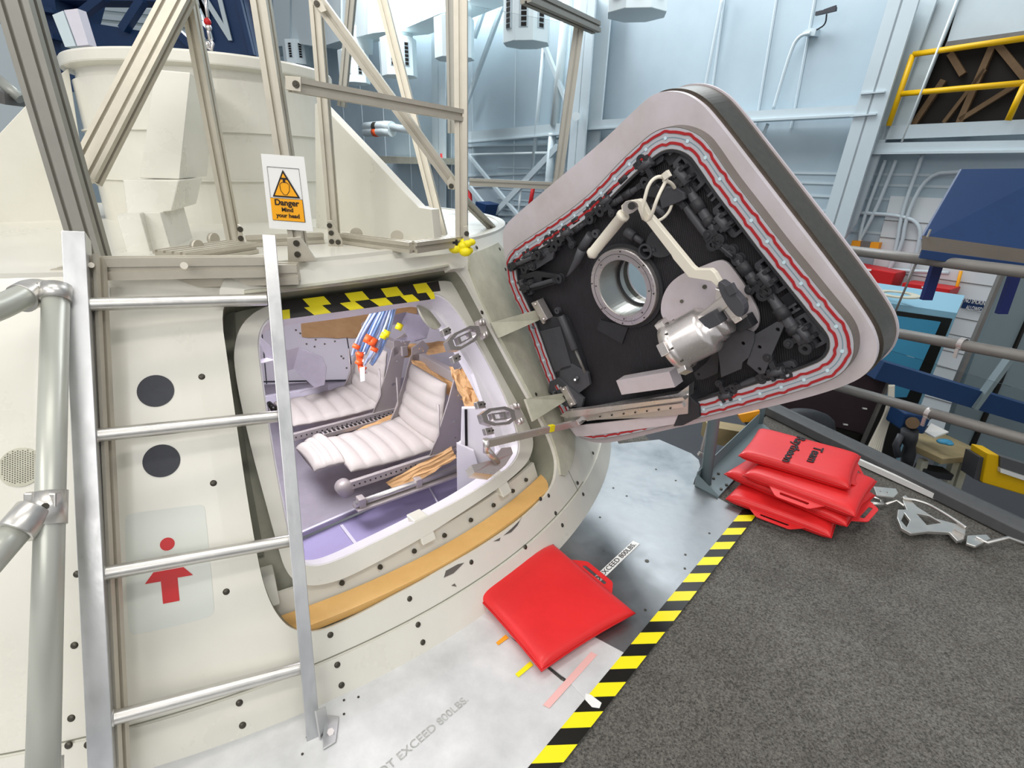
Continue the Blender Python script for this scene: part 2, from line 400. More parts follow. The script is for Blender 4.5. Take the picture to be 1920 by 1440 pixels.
# seam with the left plate runs from the capsule to the tape
b = MB().prism([main], (0, 0, -.005)); build('plate', b, 'plate', pl)
b = MB()
for x, y in [(1213, 1052), (1150, 915), (1175, 930), (1285, 1040), (1330, 1000), (1230, 880), (1267, 901), (1125, 970), (1180, 1215), (1210, 1144), (1284, 1066)]:
    c = zp(x, y, .0); b.cyl(c, c + V((0, 0, .0015)), .004 if (x, y) != (1213, 1052) else .007, n=10)
build('screw', b, 'screw', pl, kind='stuff')
left = [p for p in arc(-135, -44.8, RB + .006, 0, 50)] + [zp(905, 1150), zp(1052, 1275), tl0 + tdir * .24, tl0 - tdir * 1.2, V((-1.6, -.5, 0)), V((-3.2, .6, 0))]
pl2 = thing('floor_plate', 'bright silver floor plate under the ladder foot, with worn lettering', 'floor plate', zp(700, 1380))
b = MB().prism([[zz(p, -.0005) for p in left]], (0, 0, -.005)); build('plate', b, 'plate_l', pl2)
b = MB()
for x, y in [(645, 1313), (672, 1307), (645, 1339), (567, 1414), (576, 1382)]:
    c = zp(x, y); b.cyl(c, c + V((0, 0, .001)), .003, n=8)
build('screw', b, 'screw', pl2, kind='stuff')
a, c = zp(730, 1436), zp(880, 1305); d = c - a; yd = V((0, 0, 1)).cross(d)
text('worn_lettering', 'NOT EXCEED 800LBS.', (a + c) / 2 + V((0, 0, .0002)) - d * .12, d, yd, .027, 'faded', pl2, sx=1.05, thick=.0002, label='worn faded lettering')
# scuffed pale patch, paint marks
b = MB().prism([[zp(x, y, .0003) for x, y in [(902, 1152), (960, 1112), (1200, 1240), (1115, 1330), (1060, 1272)]]], (0, 0, .0004)); build('scuffed_patch', b, 'plate_l', pl)
for i, (nm, cn, lb, q) in enumerate([('paint_mark', 'marker', 'orange paint mark', [(930, 1205), (948, 1190), (954, 1196), (934, 1210)]),
                       ('paint_mark', 'yellow', 'yellow paint mark', [(966, 1264), (994, 1240), (1000, 1247), (972, 1270)]),
                       ('tape_strip', 'pinkm', 'faded pink tape strip', [(1018, 1322), (1108, 1222), (1120, 1228), (1030, 1328)])]):
    build(nm, MB().prism([[zp(x, y, .0012) for x, y in q]], (0, 0, .0005)), cn, pl, label=lb)
# EXCEED label on the plate
a, c = zp(1120, 1086, .001), zp(1192, 1018, .001); d = (c - a); yd = V((0, 0, 1)).cross(d).normalized()
lab = thing('load_limit_label', 'narrow white label strip with black capital letters running under the cushion handle', 'label', (a + c) / 2)
lw = .026
b = MB().prism([[a - yd * lw / 2 - d * .1, c - yd * lw / 2 + d * .02, c + yd * lw / 2 + d * .02, a + yd * lw / 2 - d * .1]], (0, 0, .0005)); build('label_strip', b, 'sign', lab)
text('lettering', 'O EXCEED 800LBS.', (a + c) / 2 + V((0, 0, .0006)) - d * .04, d, yd, .024, 'blackink', lab, sx=d.length * 1.12 / (.024 * 9.1))
# hazard tape along the plate edge
tp = thing('hazard_tape', 'yellow and black striped tape on the floor along the carpet edge', 'tape', (tl0 + tl1) / 2)
by, bk = MB(), MB(); L = (tl1 - tl0).length + .03; tw = zp(1052, 1440) - tl0; tw = V((.0700, 0.004, 0))
per = .0535; s = -.31; k = 0
while s < L:
    e = min(s + per, L); A0 = tl0 + tdir * s; A1 = tl0 + tdir * e
    q = [A0, A0 + tw, A1 + tw, A1]; q = [zz(p, .0012) for p in q]
    (by if k % 2 == 0 else bk).prism([q], (0, 0, .0006)); s = e; k += 1
build('yellow_stripe', by, 'yellow', tp, kind='stuff'); build('black_stripe', bk, 'ytape_k', tp, kind='stuff')
q = [zp(x, y, .0022) for x, y in [(1098, 1300), (1108, 1303), (1128, 1318), (1124, 1328), (1110, 1326), (1097, 1312)]]
tag(build('torn_sticker', MB().prism([q], (0, 0, .0004)), 'sign'), 'small torn white sticker stuck on the yellow and black tape', 'sticker')

# ================================================================== CAPSULE
cap = thing('capsule_mockup', 'big cream conical spacecraft mockup with an open side hatchway', 'spacecraft mockup', (AX.x, AX.y, -.3))
ZD = .958
hole = sm2(px_loop([(412, 575), (440, 560), (530, 545), (700, 525), (840, 503), (863, 505), (905, 585), (960, 688), (1023, 802), (1040, 845), (1045, 872), (1038, 912), (998, 955), (947, 995), (888, 1033), (830, 1066), (790, 1090), (740, 1116), (700, 1138), (640, 1168), (593, 1186), (548, 1182), (520, 1155), (500, 1115), (485, 1060), (458, 900), (430, 700)]), 2)
def sector(a0, a1, z0, z1, n=60): 
    return [(math.radians(a0 + (a1 - a0) * i / n), z0) for i in range(n + 1)] + [(math.radians(a1 - (a1 - a0) * i / n), z1) for i in range(n + 1)]
b = on_cone(MB(), [sector(-150, 40, -.25, ZD), hole], -.012, 0); build('outer_skin', b, 'cream', cap)
b = MB().lathe((AX.x, AX.y, 0), (0, 0, 1), [(RB - K * -.25, -.25), (RB - K * -.25 - .3, -.5)], 120); 
# top deck
rd = RB - K * ZD
b = MB().prism([arc(0, 357, rd, ZD, 119)], (0, 0, -.02)); build('top_deck', b, 'cream', cap)
b = MB().lathe((AX.x, AX.y, 0), (0, 0, 1), [(rd - .03, ZD - .03), (rd + .004, ZD - .03), (rd + .004, ZD + .004), (rd - .03, ZD + .004)], 140, closed=True)
build('deck_rim', b, 'cream', cap)
b = MB()
for i in range(36):
    a = math.radians(40 + i * 170 / 35); n_ = math.radians(40 + (i + 1) * 170 / 35)
    b.add([cone_pt(a, -.25), cone_pt(n_, -.25), cone_pt(n_, ZD), cone_pt(a, ZD)], [(0, 1, 2, 3)], True)
build('rear_skin', b, 'cream', cap)
# seams & base band
b = on_cone(MB(), [sector(-150, 5, -.02, .074)], 0, .006); build('base_band', b, 'cream', cap, bevel=.002)
b = MB()
for a0, a1, z in [(-150, -24, .0775)]: on_cone(b, [sector(a0, a1, z, z + .0022)], 0, .0012)
for a_, z0, z1 in [(-74.6, -.05, .13), (-26, .0, .95)]:
    on_cone(b, [sector(a_, a_ + .06, z0, z1, 1)], 0, .0012)
build('panel_seam', b, 'grime', cap)
# raised side cheek right of the hatchway
ck = sm2(px_loop([(868, 482), (900, 470), (938, 452), (985, 560), (1035, 690), (1075, 800), (1075, 860), (1050, 905), (1043, 850), (1024, 800), (962, 684), (905, 578)]), 1)
b = on_cone(MB(), [ck], 0, .008); build('cheek_panel', b, 'cream_d', cap, bevel=.002)
# header / drip rail above the hatchway
hd = px_loop([(411, 566), (412, 545), (420, 528), (436, 521), (520, 512), (620, 502), (740, 488), (850, 476), (870, 478), (874, 492), (866, 504), (842, 507), (838, 498), (700, 519), (530, 540), (458, 546), (458, 556), (440, 562)], .02)
b = on_cone(MB(), [hd], 0, .03); build('header_rail', b, 'cream', cap, bevel=.003)
b = on_cone(MB(), [px_loop([(458, 546), (530, 539), (700, 517), (838, 497), (840, 500), (700, 522), (530, 544), (458, 552)], .03)], .024, .036); build('drip_lip', b, 'cream_d', cap)
# recess around the door frame
IN = -.115
fr_out = sm2(px_loop([(438, 690), (440, 640), (455, 605), (485, 580), (530, 566), (700, 546), (820, 526), (852, 530), (875, 556), (905, 612), (985, 785), (1000, 825), (992, 862), (962, 893), (880, 950), (800, 1002), (700, 1057), (640, 1087), (590, 1099), (556, 1093), (535, 1070), (522, 1030), (500, 950), (465, 820)], -.06), 2)
fr_in = sm2(px_loop([(482, 660), (484, 625), (497, 600), (525, 588), (700, 568), (790, 552), (822, 550), (850, 572), (902, 655), (952, 755), (970, 812), (974, 845), (960, 872), (925, 897), (872, 931), (800, 968), (700, 1018), (630, 1052), (592, 1063), (562, 1058), (548, 1035), (536, 985), (510, 850)], -.06), 2)
b = on_cone(MB(), [fr_out, fr_in], -.10, -.055); build('door_frame', b, 'cream', cap, bevel=.004)
hole_in = sm2(px_loop([(405, 560), (430, 545), (530, 530), (700, 510), (850, 490), (880, 500), (920, 585), (1045, 802), (1058, 850), (1060, 880), (1048, 925), (998, 968), (888, 1046), (740, 1128), (640, 1180), (590, 1196), (540, 1190), (500, 1150), (470, 1060), (440, 900), (410, 700)]), 1)
b = on_cone(MB(), [hole_in, fr_in], IN - .012, IN + .0); build('recess_floor', b, 'cream_d', cap)
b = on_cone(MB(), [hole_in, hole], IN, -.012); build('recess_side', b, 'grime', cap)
# inner reveal of the door frame
b = on_cone(MB(), [[(a, z) for a, z in fr_in], [(a + (-.7739 - a) * .012, z + (.5 - z) * .012) for a, z in fr_in]], -.17, -.06); build('door_reveal', b, 'white', cap)
b = on_cone(MB(), [px_loop([(805, 545), (850, 560), (915, 655), (970, 755), (990, 815), (992, 870), (955, 890), (912, 772), (888, 700), (858, 650), (835, 610), (812, 580)], -.12)], -.135, -.12); build('inner_liner', b, 'white', cap)
# gutter strips
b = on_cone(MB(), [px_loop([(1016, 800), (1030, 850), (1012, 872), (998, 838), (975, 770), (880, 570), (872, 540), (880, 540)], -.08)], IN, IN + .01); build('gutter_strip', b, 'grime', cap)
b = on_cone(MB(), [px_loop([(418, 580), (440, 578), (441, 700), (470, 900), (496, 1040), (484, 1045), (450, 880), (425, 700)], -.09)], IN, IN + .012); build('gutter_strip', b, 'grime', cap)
# wooden sill and bolted inner rim
def zr(a, r, z): a = math.radians(a); return V((AX.x + r * math.cos(a), AX.y + r * math.sin(a), z))
n = 50
zs = .150
sill = [zr(-62.5 + 34.5 * i / n, 1.846, zs) for i in range(n + 1)] + [zr(-28 - 34.5 * i / n, 1.778, zs) for i in range(n + 1)]
b = MB().prism([sill], (0, 0, -.02)); build('wooden_sill', b, 'wood', cap)
b = MB(); rim = []
for i in range(n): 
    a0, a1 = -62.5 + 34.0 * i / n, -62.5 + 34.0 * (i + 1) / n
    b.prism([[zr(a0, 1.770, zs - .01), zr(a1, 1.770, zs - .01), zr(a1, 1.750, zs + .045), zr(a0, 1.750, zs + .045)]], (zr(a0, 1, 0) - V((AX.x, AX.y, 0))) * -.01)
build('bolted_rim', b, 'cream', cap)
for i, a_ in enumerate([-58.5, -55, -51.5, -48, -44.5, -41, -37.5, -34, -31.2]):
    nr = (zr(a_, 1, 0) - V((AX.x, AX.y, 0))).normalized(); c = zr(a_, 1.763, zs + .019)
    build('rim_bolt', MB().cyl(c, c + nr * .006 + V((0, 0, .002)), .0075, .006, n=10), 'screw', cap)
for a_ in (-46.5, -35.5, -60.8):
    b = MB()
    nr = (zr(a_, 1, 0) - V((AX.x, AX.y, 0))).normalized(); t_ = V((-nr.y, nr.x, 0))
    b.box(zr(a_, 1.735, zs + .065), t_ * .024, nr * .022, (-nr * .02 + V((0, 0, .032))))
    build('web_block', b, 'cream', cap, bevel=.003)
# paint chips on the sill lip
for q in [[(832, 1083), (836, 1070), (858, 1058), (870, 1055), (850, 1075)], [(944, 1004), (960, 990), (975, 975), (978, 968), (970, 985), (958, 998)], [(846, 1098), (852, 1094), (856, 1100)], [(925, 1015), (938, 1008), (936, 1014)]]:
    build('paint_chip', on_cone(MB(), [px_loop(q)], 0, .0012), 'hrim', cap)
for x, y in [(378, 706), (400, 906), (424, 1110), (138, 1211), (132, 1348), (143, 1077), (130, 1396), (449, 1317), (455, 1359), (620, 1191), (632, 1246), (640, 1284), (769, 1123), (783, 1171), (792, 1204), (885, 1054), (984, 1026), (1030, 929), (1043, 962), (1053, 985), (1015, 935), (1081, 906), (1092, 927), (946, 506), (905, 585), (1003, 740), (935, 468), (1110, 850), (845, 480), (166, 1395), (892, 465)]:
    a_, z_ = cone_az(x, y, .003); c = cone_pt(a_, z_, .0); nn = (cone_pt(a_, z_, .01) - c).normalized()
    off = .0065 if z_ < .076 else (.008 if a_ > math.radians(-28) else 0)
    build('screw', MB().lathe(c + nn * off, nn, [(0, .002), (.0055, .002), (.0075, .0), (.0075, -.001)], 14), 'screw', cap)
# black discs, perforated disc, arrow placard, white square
def disc_on_cone(name, x, y, r, m_, off=.001, label=None, n=36):
    a0, z0 = cone_az(x, y); R = RB - K * z0
    lp = [(a0 + r * math.cos(2 * PI * i / n) / R, z0 + r * CB * math.sin(2 * PI * i / n)) for i in range(n)]
    return build(name, on_cone(MB(), [lp], 0, off), m_, cap, label=label)
disc_on_cone('round_port', 292, 733, .0375, 'dotgrey', .0015, 'dark grey round port'); disc_on_cone('round_port', 303, 864, .0375, 'dotgrey', .0015, 'dark grey round port')
vent = disc_on_cone('perforated_vent', 39, 876, .042, 'cream_d', .002, 'round vent with rows of small holes')
b = MB(); a0, z0 = cone_az(39, 876); R = RB - K * z0
for i in range(-8, 9):
    for j in range(-8, 9):
        if i * i + j * j < 62:
            u_, v_ = i * .0047, (j + .5 * (i % 2)) * .0047; c = cone_pt(a0 + u_ / R, z0 + v_ * CB, .002); nn = (cone_pt(a0, z0, .01) - cone_pt(a0, z0, 0)).normalized()
            b.cyl(c, c + nn * .0006, .0013, n=6)
o = build('vent_hole', b, 'screw', vent, kind='stuff')
pls = sm2(px_loop([(234, 980), (236, 968), (246, 962), (370, 946), (382, 948), (385, 958), (402, 1138), (400, 1150), (390, 1158), (256, 1190), (246, 1188), (240, 1178)]), 1)
placard = build('arrow_placard', on_cone(MB(), [pls], 0, .0008), 'clearlab', cap, label='pale translucent placard with a red arrow figure')
build('arrow_mark', on_cone(MB(), [px_loop([(344, 1063), (362, 1078), (333, 1083), (337, 1126), (306, 1132), (302, 1090), (272, 1095), (288, 1073)])], .0006, .0018), 'redp', placard)
a0, z0 = cone_az(314, 1020); R = RB - K * z0
build('dot_mark', on_cone(MB(), [[(a0 + .0145 * math.cos(2 * PI * i / 24) / R, z0 + .0125 * math.sin(2 * PI * i / 24)) for i in range(24)]], .0006, .0018), 'redp', placard)
build('blank_label', on_cone(MB(), [px_loop([(186, 540), (206, 540), (207, 560), (186, 560)])], 0, .001), 'sign', cap)
# striped tape on the header of the door frame (two rows)
def tape_row(tx, bx, ty0, ty1, by0, by1, first):
    ty, tk = MB(), MB(); n = len(tx) - 1
    for i in range(n):
        Yt = lambda x: ty0 + (ty1 - ty0) * (x - tx[0]) / (tx[-1] - tx[0]); Yb = lambda x: by0 + (by1 - by0) * (x - bx[0]) / (bx[-1] - bx[0])
        on_cone(ty if (i % 2) == first else tk, [px_loop([(tx[i], Yt(tx[i])), (tx[i + 1], Yt(tx[i + 1])), (bx[i + 1], Yb(bx[i + 1])), (bx[i], Yb(bx[i]))], -.052)], -.055, -.052)
    return ty, tk
bt = thing('hazard_tape', 'two rows of yellow and black tape across the top edge of the hatchway', 'tape', cpx(680, 565, -.055))
for args in [([525, 567, 607, 646, 679, 714, 744, 774, 799, 822], [525, 581, 621, 658, 693, 725, 757, 783, 811, 826], 566, 527, 582, 545, 1),
             ([525, 543, 570, 604, 637, 665, 693, 723, 750, 773, 799, 813], [527, 544, 589, 621, 656, 683, 711, 737, 764, 787, 808, 816], 582, 547, 599, 560, 0)]:
    ty, tk = tape_row(*args); build('yellow_stripe', ty, 'yellow', bt, kind='stuff'); build('black_stripe', tk, 'ytape_k', bt, kind='stuff')

# ---- tunnel ring and fins on the deck
RC = V((-1.45, 2.9, 0)); RR, RZ = .555, 1.60
b = MB().lathe(RC, (0, 0, 1), [(RR - .045, ZD), (RR - .045, RZ - .055), (RR - .03, RZ - .05), (RR - .002, RZ - .045), (RR, RZ - .04), (RR, RZ - .008), (RR - .006, RZ), (RR - .09, RZ), (RR - .09, ZD)], 96, closed=True)
build('tunnel_ring', b, 'cream', cap)
b = MB().lathe(RC, (0, 0, 1), [(RR - .044, ZD), (RR - .030, ZD), (RR - .030, RZ - .09), (RR - .044, RZ - .09)], 96, closed=True); build('tunnel_wall', b, 'cream', cap)
b = MB()
for z in (1.13, 1.32):
    b.lathe(RC, (0, 0, 1), [(RR - .03, z - .003), (RR - .02, z - .003), (RR - .02, z + .003), (RR - .03, z + .003)], 96, closed=True)
build('weld_ridge', b, 'cream', cap)
def fin(name, base, pts, th, m_='cream'):
    "radial vertical fin through the ring centre and base point; pts in pixels measured on that plane"
    d = (base - RC); d.z = 0; d.normalize(); nn = V((-d.y, d.x, 0))
    q = [pp(x, y, base, nn) for x, y in pts]
    build(name, MB().prism([[p - nn * th / 2 for p in q]], nn * th), m_, cap, bevel=.002)
fb = zp(822, 458, ZD)
fin('fin', fb, [(598, 196), (606, 192), (700, 290), (792, 388), (816, 392), (822, 456), (640, 462), (600, 460)], .035)
lb = V((-2.6, 1.9, ZD)); fin('fin', lb, [(128, 128), (75, 170), (0, 250), (-120, 360), (-120, 480), (180, 465)], .03)
# middle fin seen end-on: slanted front face with stepped boxes below
def front_box(pts_front, depth, m_='cream', name='fin'):
    "front face traced on a vertical plane facing the camera side, pushed back towards the ring"
    q0 = zp(300, 470, ZD); dirr = (RC - q0); dirr.z = 0; dirr.normalize()
    q = [pp(x, y, q0 + dirr * pts_front[2], dirr * 1.0 + V((0, 0, pts_front[1]))) for x, y in pts_front[0]]
    build(name, MB().prism([q], dirr * depth), m_, cap, bevel=.003)
front_box(([(291, 130), (357, 136), (336, 336), (262, 334)], -.45, .12), .45)
front_box(([(230, 337), (336, 338), (322, 396), (238, 404)], -.30, .06), .35)
front_box(([(262, 398), (300, 398), (322, 474), (280, 480)], -.30, .02), .3)
front_box(([(217, 403), (262, 399), (284, 480), (242, 486)], -.25, -.01), .25)
# folded sheet stubs standing behind the ring (pale lilac channel)
q = [yp(x, y, 3.2) for x, y in [(98, 28), (118, 20), (142, 86), (122, 88)]]; o = build('channel_upright', MB().prism([q], (0, .06, 0)), 'wallsteel', None); tag(o, 'narrow grey upright channel standing behind the tunnel ring, left one', 'channel')
q = [yp(x, y, 3.2) for x, y in [(120, 19), (145, 16), (166, 84), (145, 86)]]; o = build('channel_upright', MB().prism([q], (0, .06, 0)), 'lilac', None); tag(o, 'pale lilac upright channel standing behind the tunnel ring', 'channel')

# ================================================================== HATCH DOOR
HD = V((0.50256809, -0.6540563, 0.56536331)).normalized(); HA = V((-0.49824748, 0.31530152, 0.80767221)); HA = (HA - HD * HA.dot(HD)).normalized()
HN = HA.cross(HD).normalized()
if HN.dot(V((.7065, .6876, .1674))) < 0: HN = -HN
_q = cpx(1010, 640); HO = C0 + (_q - C0) * .94
HZ = -HN      # towards the viewer of the inner face
def hp(x, y, h=0.0): return pp(x, y, HO + HZ * h, HN)
def hl(pts, h=0.0, it=0):
    l = [hp(x, y, h) for x, y in pts]
    return smooth_loop(l, it) if it else l
def scale_loop(l, d):
    "offset a closed planar loop in the hatch plane by d (outwards positive)"
    n = len(l); c = sum(l, V((0, 0, 0))) / n; out = []
    for i in range(n):
        t = (l[(i + 1) % n] - l[i - 1]).normalized(); o = t.cross(HN)
        if o.dot(l[i] - c) < 0: o = -o
        out.append(l[i] + o * d)
    return out
hatch = thing('hatch_door', 'big square hatch door with rounded corners, black mechanism side and red seal, swung open', 'hatch', HO)
plate_px = [(942, 455), (944, 425), (968, 402), (1000, 375), (1130, 265), (1200, 196), (1225, 176), (1252, 170), (1280, 173), (1305, 186), (1330, 208), (1420, 325), (1563, 510), (1630, 605), (1645, 640), (1645, 668), (1632, 695), (1600, 718), (1520, 745), (1370, 780), (1250, 806), (1160, 828), (1120, 832), (1085, 822), (1070, 805), (1050, 770), (1020, 690), (975, 570), (950, 500)]
plate = hl(plate_px, 0, 2)
win_c = hp(1165, 541, .03)
def circ_h(c, r, n=40): return [c + (HD * math.cos(2 * PI * i / n) + HA * math.sin(2 * PI * i / n)) * r for i in range(n)]
wr = .088
wh = lambda h: circ_h(win_c + HZ * (h - .03), wr)
def hprism(loops, h0, h1):
    "loops measured at height h0 plane; solid to h1"
    return MB().prism(loops, HZ * (h1 - h0))
build('flange_plate', hprism([plate, wh(0)], 0, -.014), 'hplate', hatch, bevel=.002)
sh = [p + HZ * -.014 for p in scale_loop(plate, -.006)]
build('gasket_edge', hprism([sh, wh(-.014)], -.014, -.03), 'hplate', hatch)
sh = [p + HZ * -.03 for p in scale_loop(plate, .004)]
build('outer_shell', hprism([sh, wh(-.03)], -.03, -.125), 'hedge', hatch, bevel=.006, seg=3)
sh = [p + HZ * -.125 for p in scale_loop(plate, .008)]
build('outer_skin', hprism([sh, wh(-.125)], -.125, -.132), 'hplate', hatch)
SH = .035
seal_out = hl([(948, 500), (950, 480), (965, 463), (1000, 440), (1060, 400), (1110, 360), (1160, 305), (1195, 272), (1225, 246), (1256, 236), (1288, 240), (1318, 256), (1338, 282), (1370, 330), (1420, 394), (1467, 456), (1515, 514), (1560, 570), (1593, 608), (1604, 640), (1600, 675), (1575, 706), (1530, 724), (1450, 748), (1370, 770), (1290, 790), (1180, 815), (1110, 826), (1075, 815), (1050, 770), (1020, 700), (985, 600), (955, 540)], SH, 2)
inner = scale_loop(seal_out, -.052)
build('seal_frame', hprism([seal_out, inner], SH, 0), 'hrim', hatch, bevel=.001)
build('seal_bed', hprism([[p + HZ * .0006 for p in scale_loop(seal_out, -.002)], [p + HZ * .0006 for p in scale_loop(seal_out, -.050)]], 0, -.0004), 'seal_bed', hatch)
build('inner_rim', hprism([[p for p in scale_loop(seal_out, -.052)], [p for p in scale_loop(seal_out, -.058)]], SH, 0.0), 'black', hatch)
pan = [p + HZ * -(SH - .004) for p in inner]
build('inner_panel', hprism([pan, wh(.004)], .004, 0.0005), 'panel', hatch)
def resample(l, step):
    n = len(l); out = []; acc = 0; tot = sum((l[(i + 1) % n] - l[i]).length for i in range(n)); k = max(8, round(tot / step)); st = tot / k; i = 0; pos = 0; 
    seg = (l[1] - l[0]).length; done = 0
    for j in range(k):
        t = j * st
        while done + seg < t: done += seg; i += 1; seg = (l[(i + 1) % n] - l[i % n]).length
        a, b_ = l[i % n], l[(i + 1) % n]; out.append(a.lerp(b_, (t - done) / seg if seg else 0))
    return out
def ring_strip(loop_mid, w, h0, h1, wob=0, per=10):
    n = len(loop_mid); c = sum(loop_mid, V((0, 0, 0))) / n; mb = MB(); vs = []
    for i in range(n):
        t = (loop_mid[(i + 1) % n] - loop_mid[i - 1]).normalized(); o = t.cross(HN)
        if o.dot(loop_mid[i] - c) < 0: o = -o
        f = i % per
        ww = {0: 1, 1: .6, per - 1: .6}.get(f, 0) * wob
        for dd in (-w / 2, w / 2):
            p = loop_mid[i] + o * (dd + ww); vs += [p + HZ * h0, p + HZ * h1]
    fs = []
    for i in range(n):
        a, b_ = i * 4, ((i + 1) % n) * 4
        fs += [(a + 1, a + 3, b_ + 3, b_ + 1), (a, b_, b_ + 2, a + 2), (a, a + 1, b_ + 1, b_), (a + 2, b_ + 2, b_ + 3, a + 3)]
    return mb.add(vs, fs)
PER = 10; mid = resample(scale_loop(seal_out, -.024), .0062)
nm = len(mid) - len(mid) % PER; mid = resample(scale_loop(seal_out, -.024), sum((mid[(i + 1) % len(mid)] - mid[i]).length for i in range(len(mid))) / nm)
nm = len(mid)
cm = sum(mid, V((0, 0, 0))) / nm
def offs(l, d):
    return scale_loop(l, d)
build('red_seal', ring_strip(offs(mid, .0125), .0062, 0, .003, .0035, PER), 'seal_red', hatch, label='outer red seal line')
build('red_seal', ring_strip(offs(mid, -.0125), .0062, 0, .003, -.0035, PER), 'seal_red', hatch, label='inner red seal line')
build('seal_groove', ring_strip(mid, .0022, 0, .0012), 'seal_line', hatch)
for i in range(0, nm, PER):
    if len([1 for _ in range(1)]) : build('seal_stud', MB().cyl(mid[i] + HZ * .0005, mid[i] + HZ * .003, .0042, n=10), 'pale', hatch)
# --- window
wc = win_c
win = build('window_ring', MB().lathe(wc - HZ * .028, HZ, [(.088, 0), (.119, 0), (.119, .024), (.117, .027), (.088, .027)], 48, closed=True), 'steel', hatch, bevel=.0008)
build('ring_groove', MB().lathe(wc, HZ, [(.1035, -.0012), (.1048, -.0012), (.1048, -.0004), (.1035, -.0004)], 48, closed=True), 'screw', win)
build('window_tube', MB().lathe(wc, HZ, [(.086, -.13), (.088, -.13), (.088, -.004), (.086, -.004)], 48, closed=True), 'alu_r', win)
build('retaining_ring', MB().lathe(wc, HZ, [(.078, -.100), (.086, -.100), (.086, -.095), (.078, -.095)], 48, closed=True), 'black', win)
build('window_glass', MB().cyl(wc - HZ * .110, wc - HZ * .106, .086, n=40), 'glass', win)
b = MB()
for i in range(8):
    for da, rr in ((0, .112), (.06, .097)):
        a = 2 * PI * i / 8 + da + .2; c = wc + (HD * math.cos(a) + HA * math.sin(a)) * rr; b.cyl(c - HZ * .001, c + HZ * .0012, .0022, n=8)
build('screw', b, 'screw', win, kind='stuff')
build('window_seat', MB().lathe(wc - HZ * .030, HZ, [(.088, 0), (.134, 0), (.131, .012), (.088, .012)], 48, closed=True), 'black', hatch)
build('backing_tab', hprism([hl([(1125, 600), (1178, 612), (1166, 645), (1118, 618)], .012)], .012, .004), 'black', hatch)
# --- latches along the rim
def latch(x, y, ang, s=1.0, h=.006):
    s *= 1.35
    c = hp(x, y, h); u = HD * math.cos(ang) + HA * math.sin(ang); v = HN.cross(u).normalized()
    P = lambda a, b_, c_=0: c + u * a * s + v * b_ * s + HZ * c_ * s
    base = [P(-.034, -.012), P(-.028, -.017), (P(.028, -.017)), P(.034, -.012), P(.034, .012), P(.028, .017), P(-.028, .017), P(-.034, .012)]
    sl1 = [P(-.027, -.005), P(-.016, -.005), P(-.016, .005), P(-.027, .005)]; sl2 = [P(.016, -.005), P(.027, -.005), P(.027, .005), P(.016, .005)]
    o = build('latch', MB().prism([base, sl1, sl2], HZ * .012 * s), 'black2', hatch, bevel=.0012)
    for k in (-1, 1):
        build('clevis_ear', MB().box(P(k * .010, -.004, .020), u * .0035 * s, v * .013 * s, HZ * .012 * s), 'black', o, bevel=.001)
    build('roller', MB().cyl(P(-.016, -.006, .025), P(.016, -.006, .025), .0085 * s, n=12), 'black2', o)
    build('link_arm', MB().bar(P(0, -.006, .025), P(0, -.040, .022), .012 * s, .010 * s, HZ).cyl(P(0, -.040, .014), P(0, -.040, .030), .010 * s, n=12), 'black', o, bevel=.001)
    build('latch_bolt', MB().cyl(P(.013, -.004, .024), P(.020, -.004, .024), .0055 * s, n=6).cyl(P(0, -.040, .014), P(0, -.040, .034), .0045 * s, n=8), 'black', o)
def side_ang(x0, y0, x1, y1):
    d = (hp(x1, y1) - hp(x0, y0)); return math.atan2(d.dot(HA), d.dot(HD))
aR = side_ang(1300, 300, 1560, 640); aT = side_ang(1240, 280, 980, 470); aB = side_ang(1540, 700, 1280, 770); aL = side_ang(975, 520, 1060, 770)
def inward(a, x, y):
    c = hp(x, y); u = HD * math.cos(a) + HA * math.sin(a); v = HN.cross(u); return a if (hp(1260, 520) - c).dot(v) < 0 else a + PI
for x, y, a, s in [(1298, 322, aR, 1.05), (1372, 408, aR, 1.0), (1452, 512, aR, 1.0), (1524, 616, aR, .95), (1222, 300, aT, .95), (1146, 368, aT, .85), (1072, 428, aT, .9), (1000, 470, aT, .9),
                   (1468, 694, aB, .95), (1372, 738, aB, .85), (1300, 752, aB, .7), (990, 530, aL, .95), (1050, 735, aL, .95)]:
    latch(x, y, inward(a, x, y), s)
# small hooked brackets and base plates between the latches
def bracket_small(x, y, a, s=1.0):
    c = hp(x, y, .008); u = HD * math.cos(a) + HA * math.sin(a); v = HN.cross(u)
    o = build('hook_bracket', MB().box(c, u * .032 * s, v * .020 * s, HZ * .003), 'black', hatch, bevel=.002)
    build('hook', MB().box(c + HZ * .010, u * .003, v * .014 * s, HZ * .010).box(c + HZ * .010 + u * .014, u * .003, v * .014 * s, HZ * .010).box(c + HZ * .012 + u * .007, u * .008, v * .003, HZ * .004), 'black2', o)
for x, y, a in [(1342, 358, aR), (1490, 570, aR), (1105, 398, aT)]: bracket_small(x, y, a)
o = build('corner_plate', hprism([hl([(1232, 278), (1250, 268), (1272, 268), (1298, 284), (1256, 312)], .014)], .014, .004), 'black', hatch, bevel=.001)
build('hook', MB().box(hp(1262, 282, .022), HD * .010, HA * .006, HZ * .008).box(hp(1268, 278, .030), HD * .004, HA * .01, HZ * .004), 'black2', o)
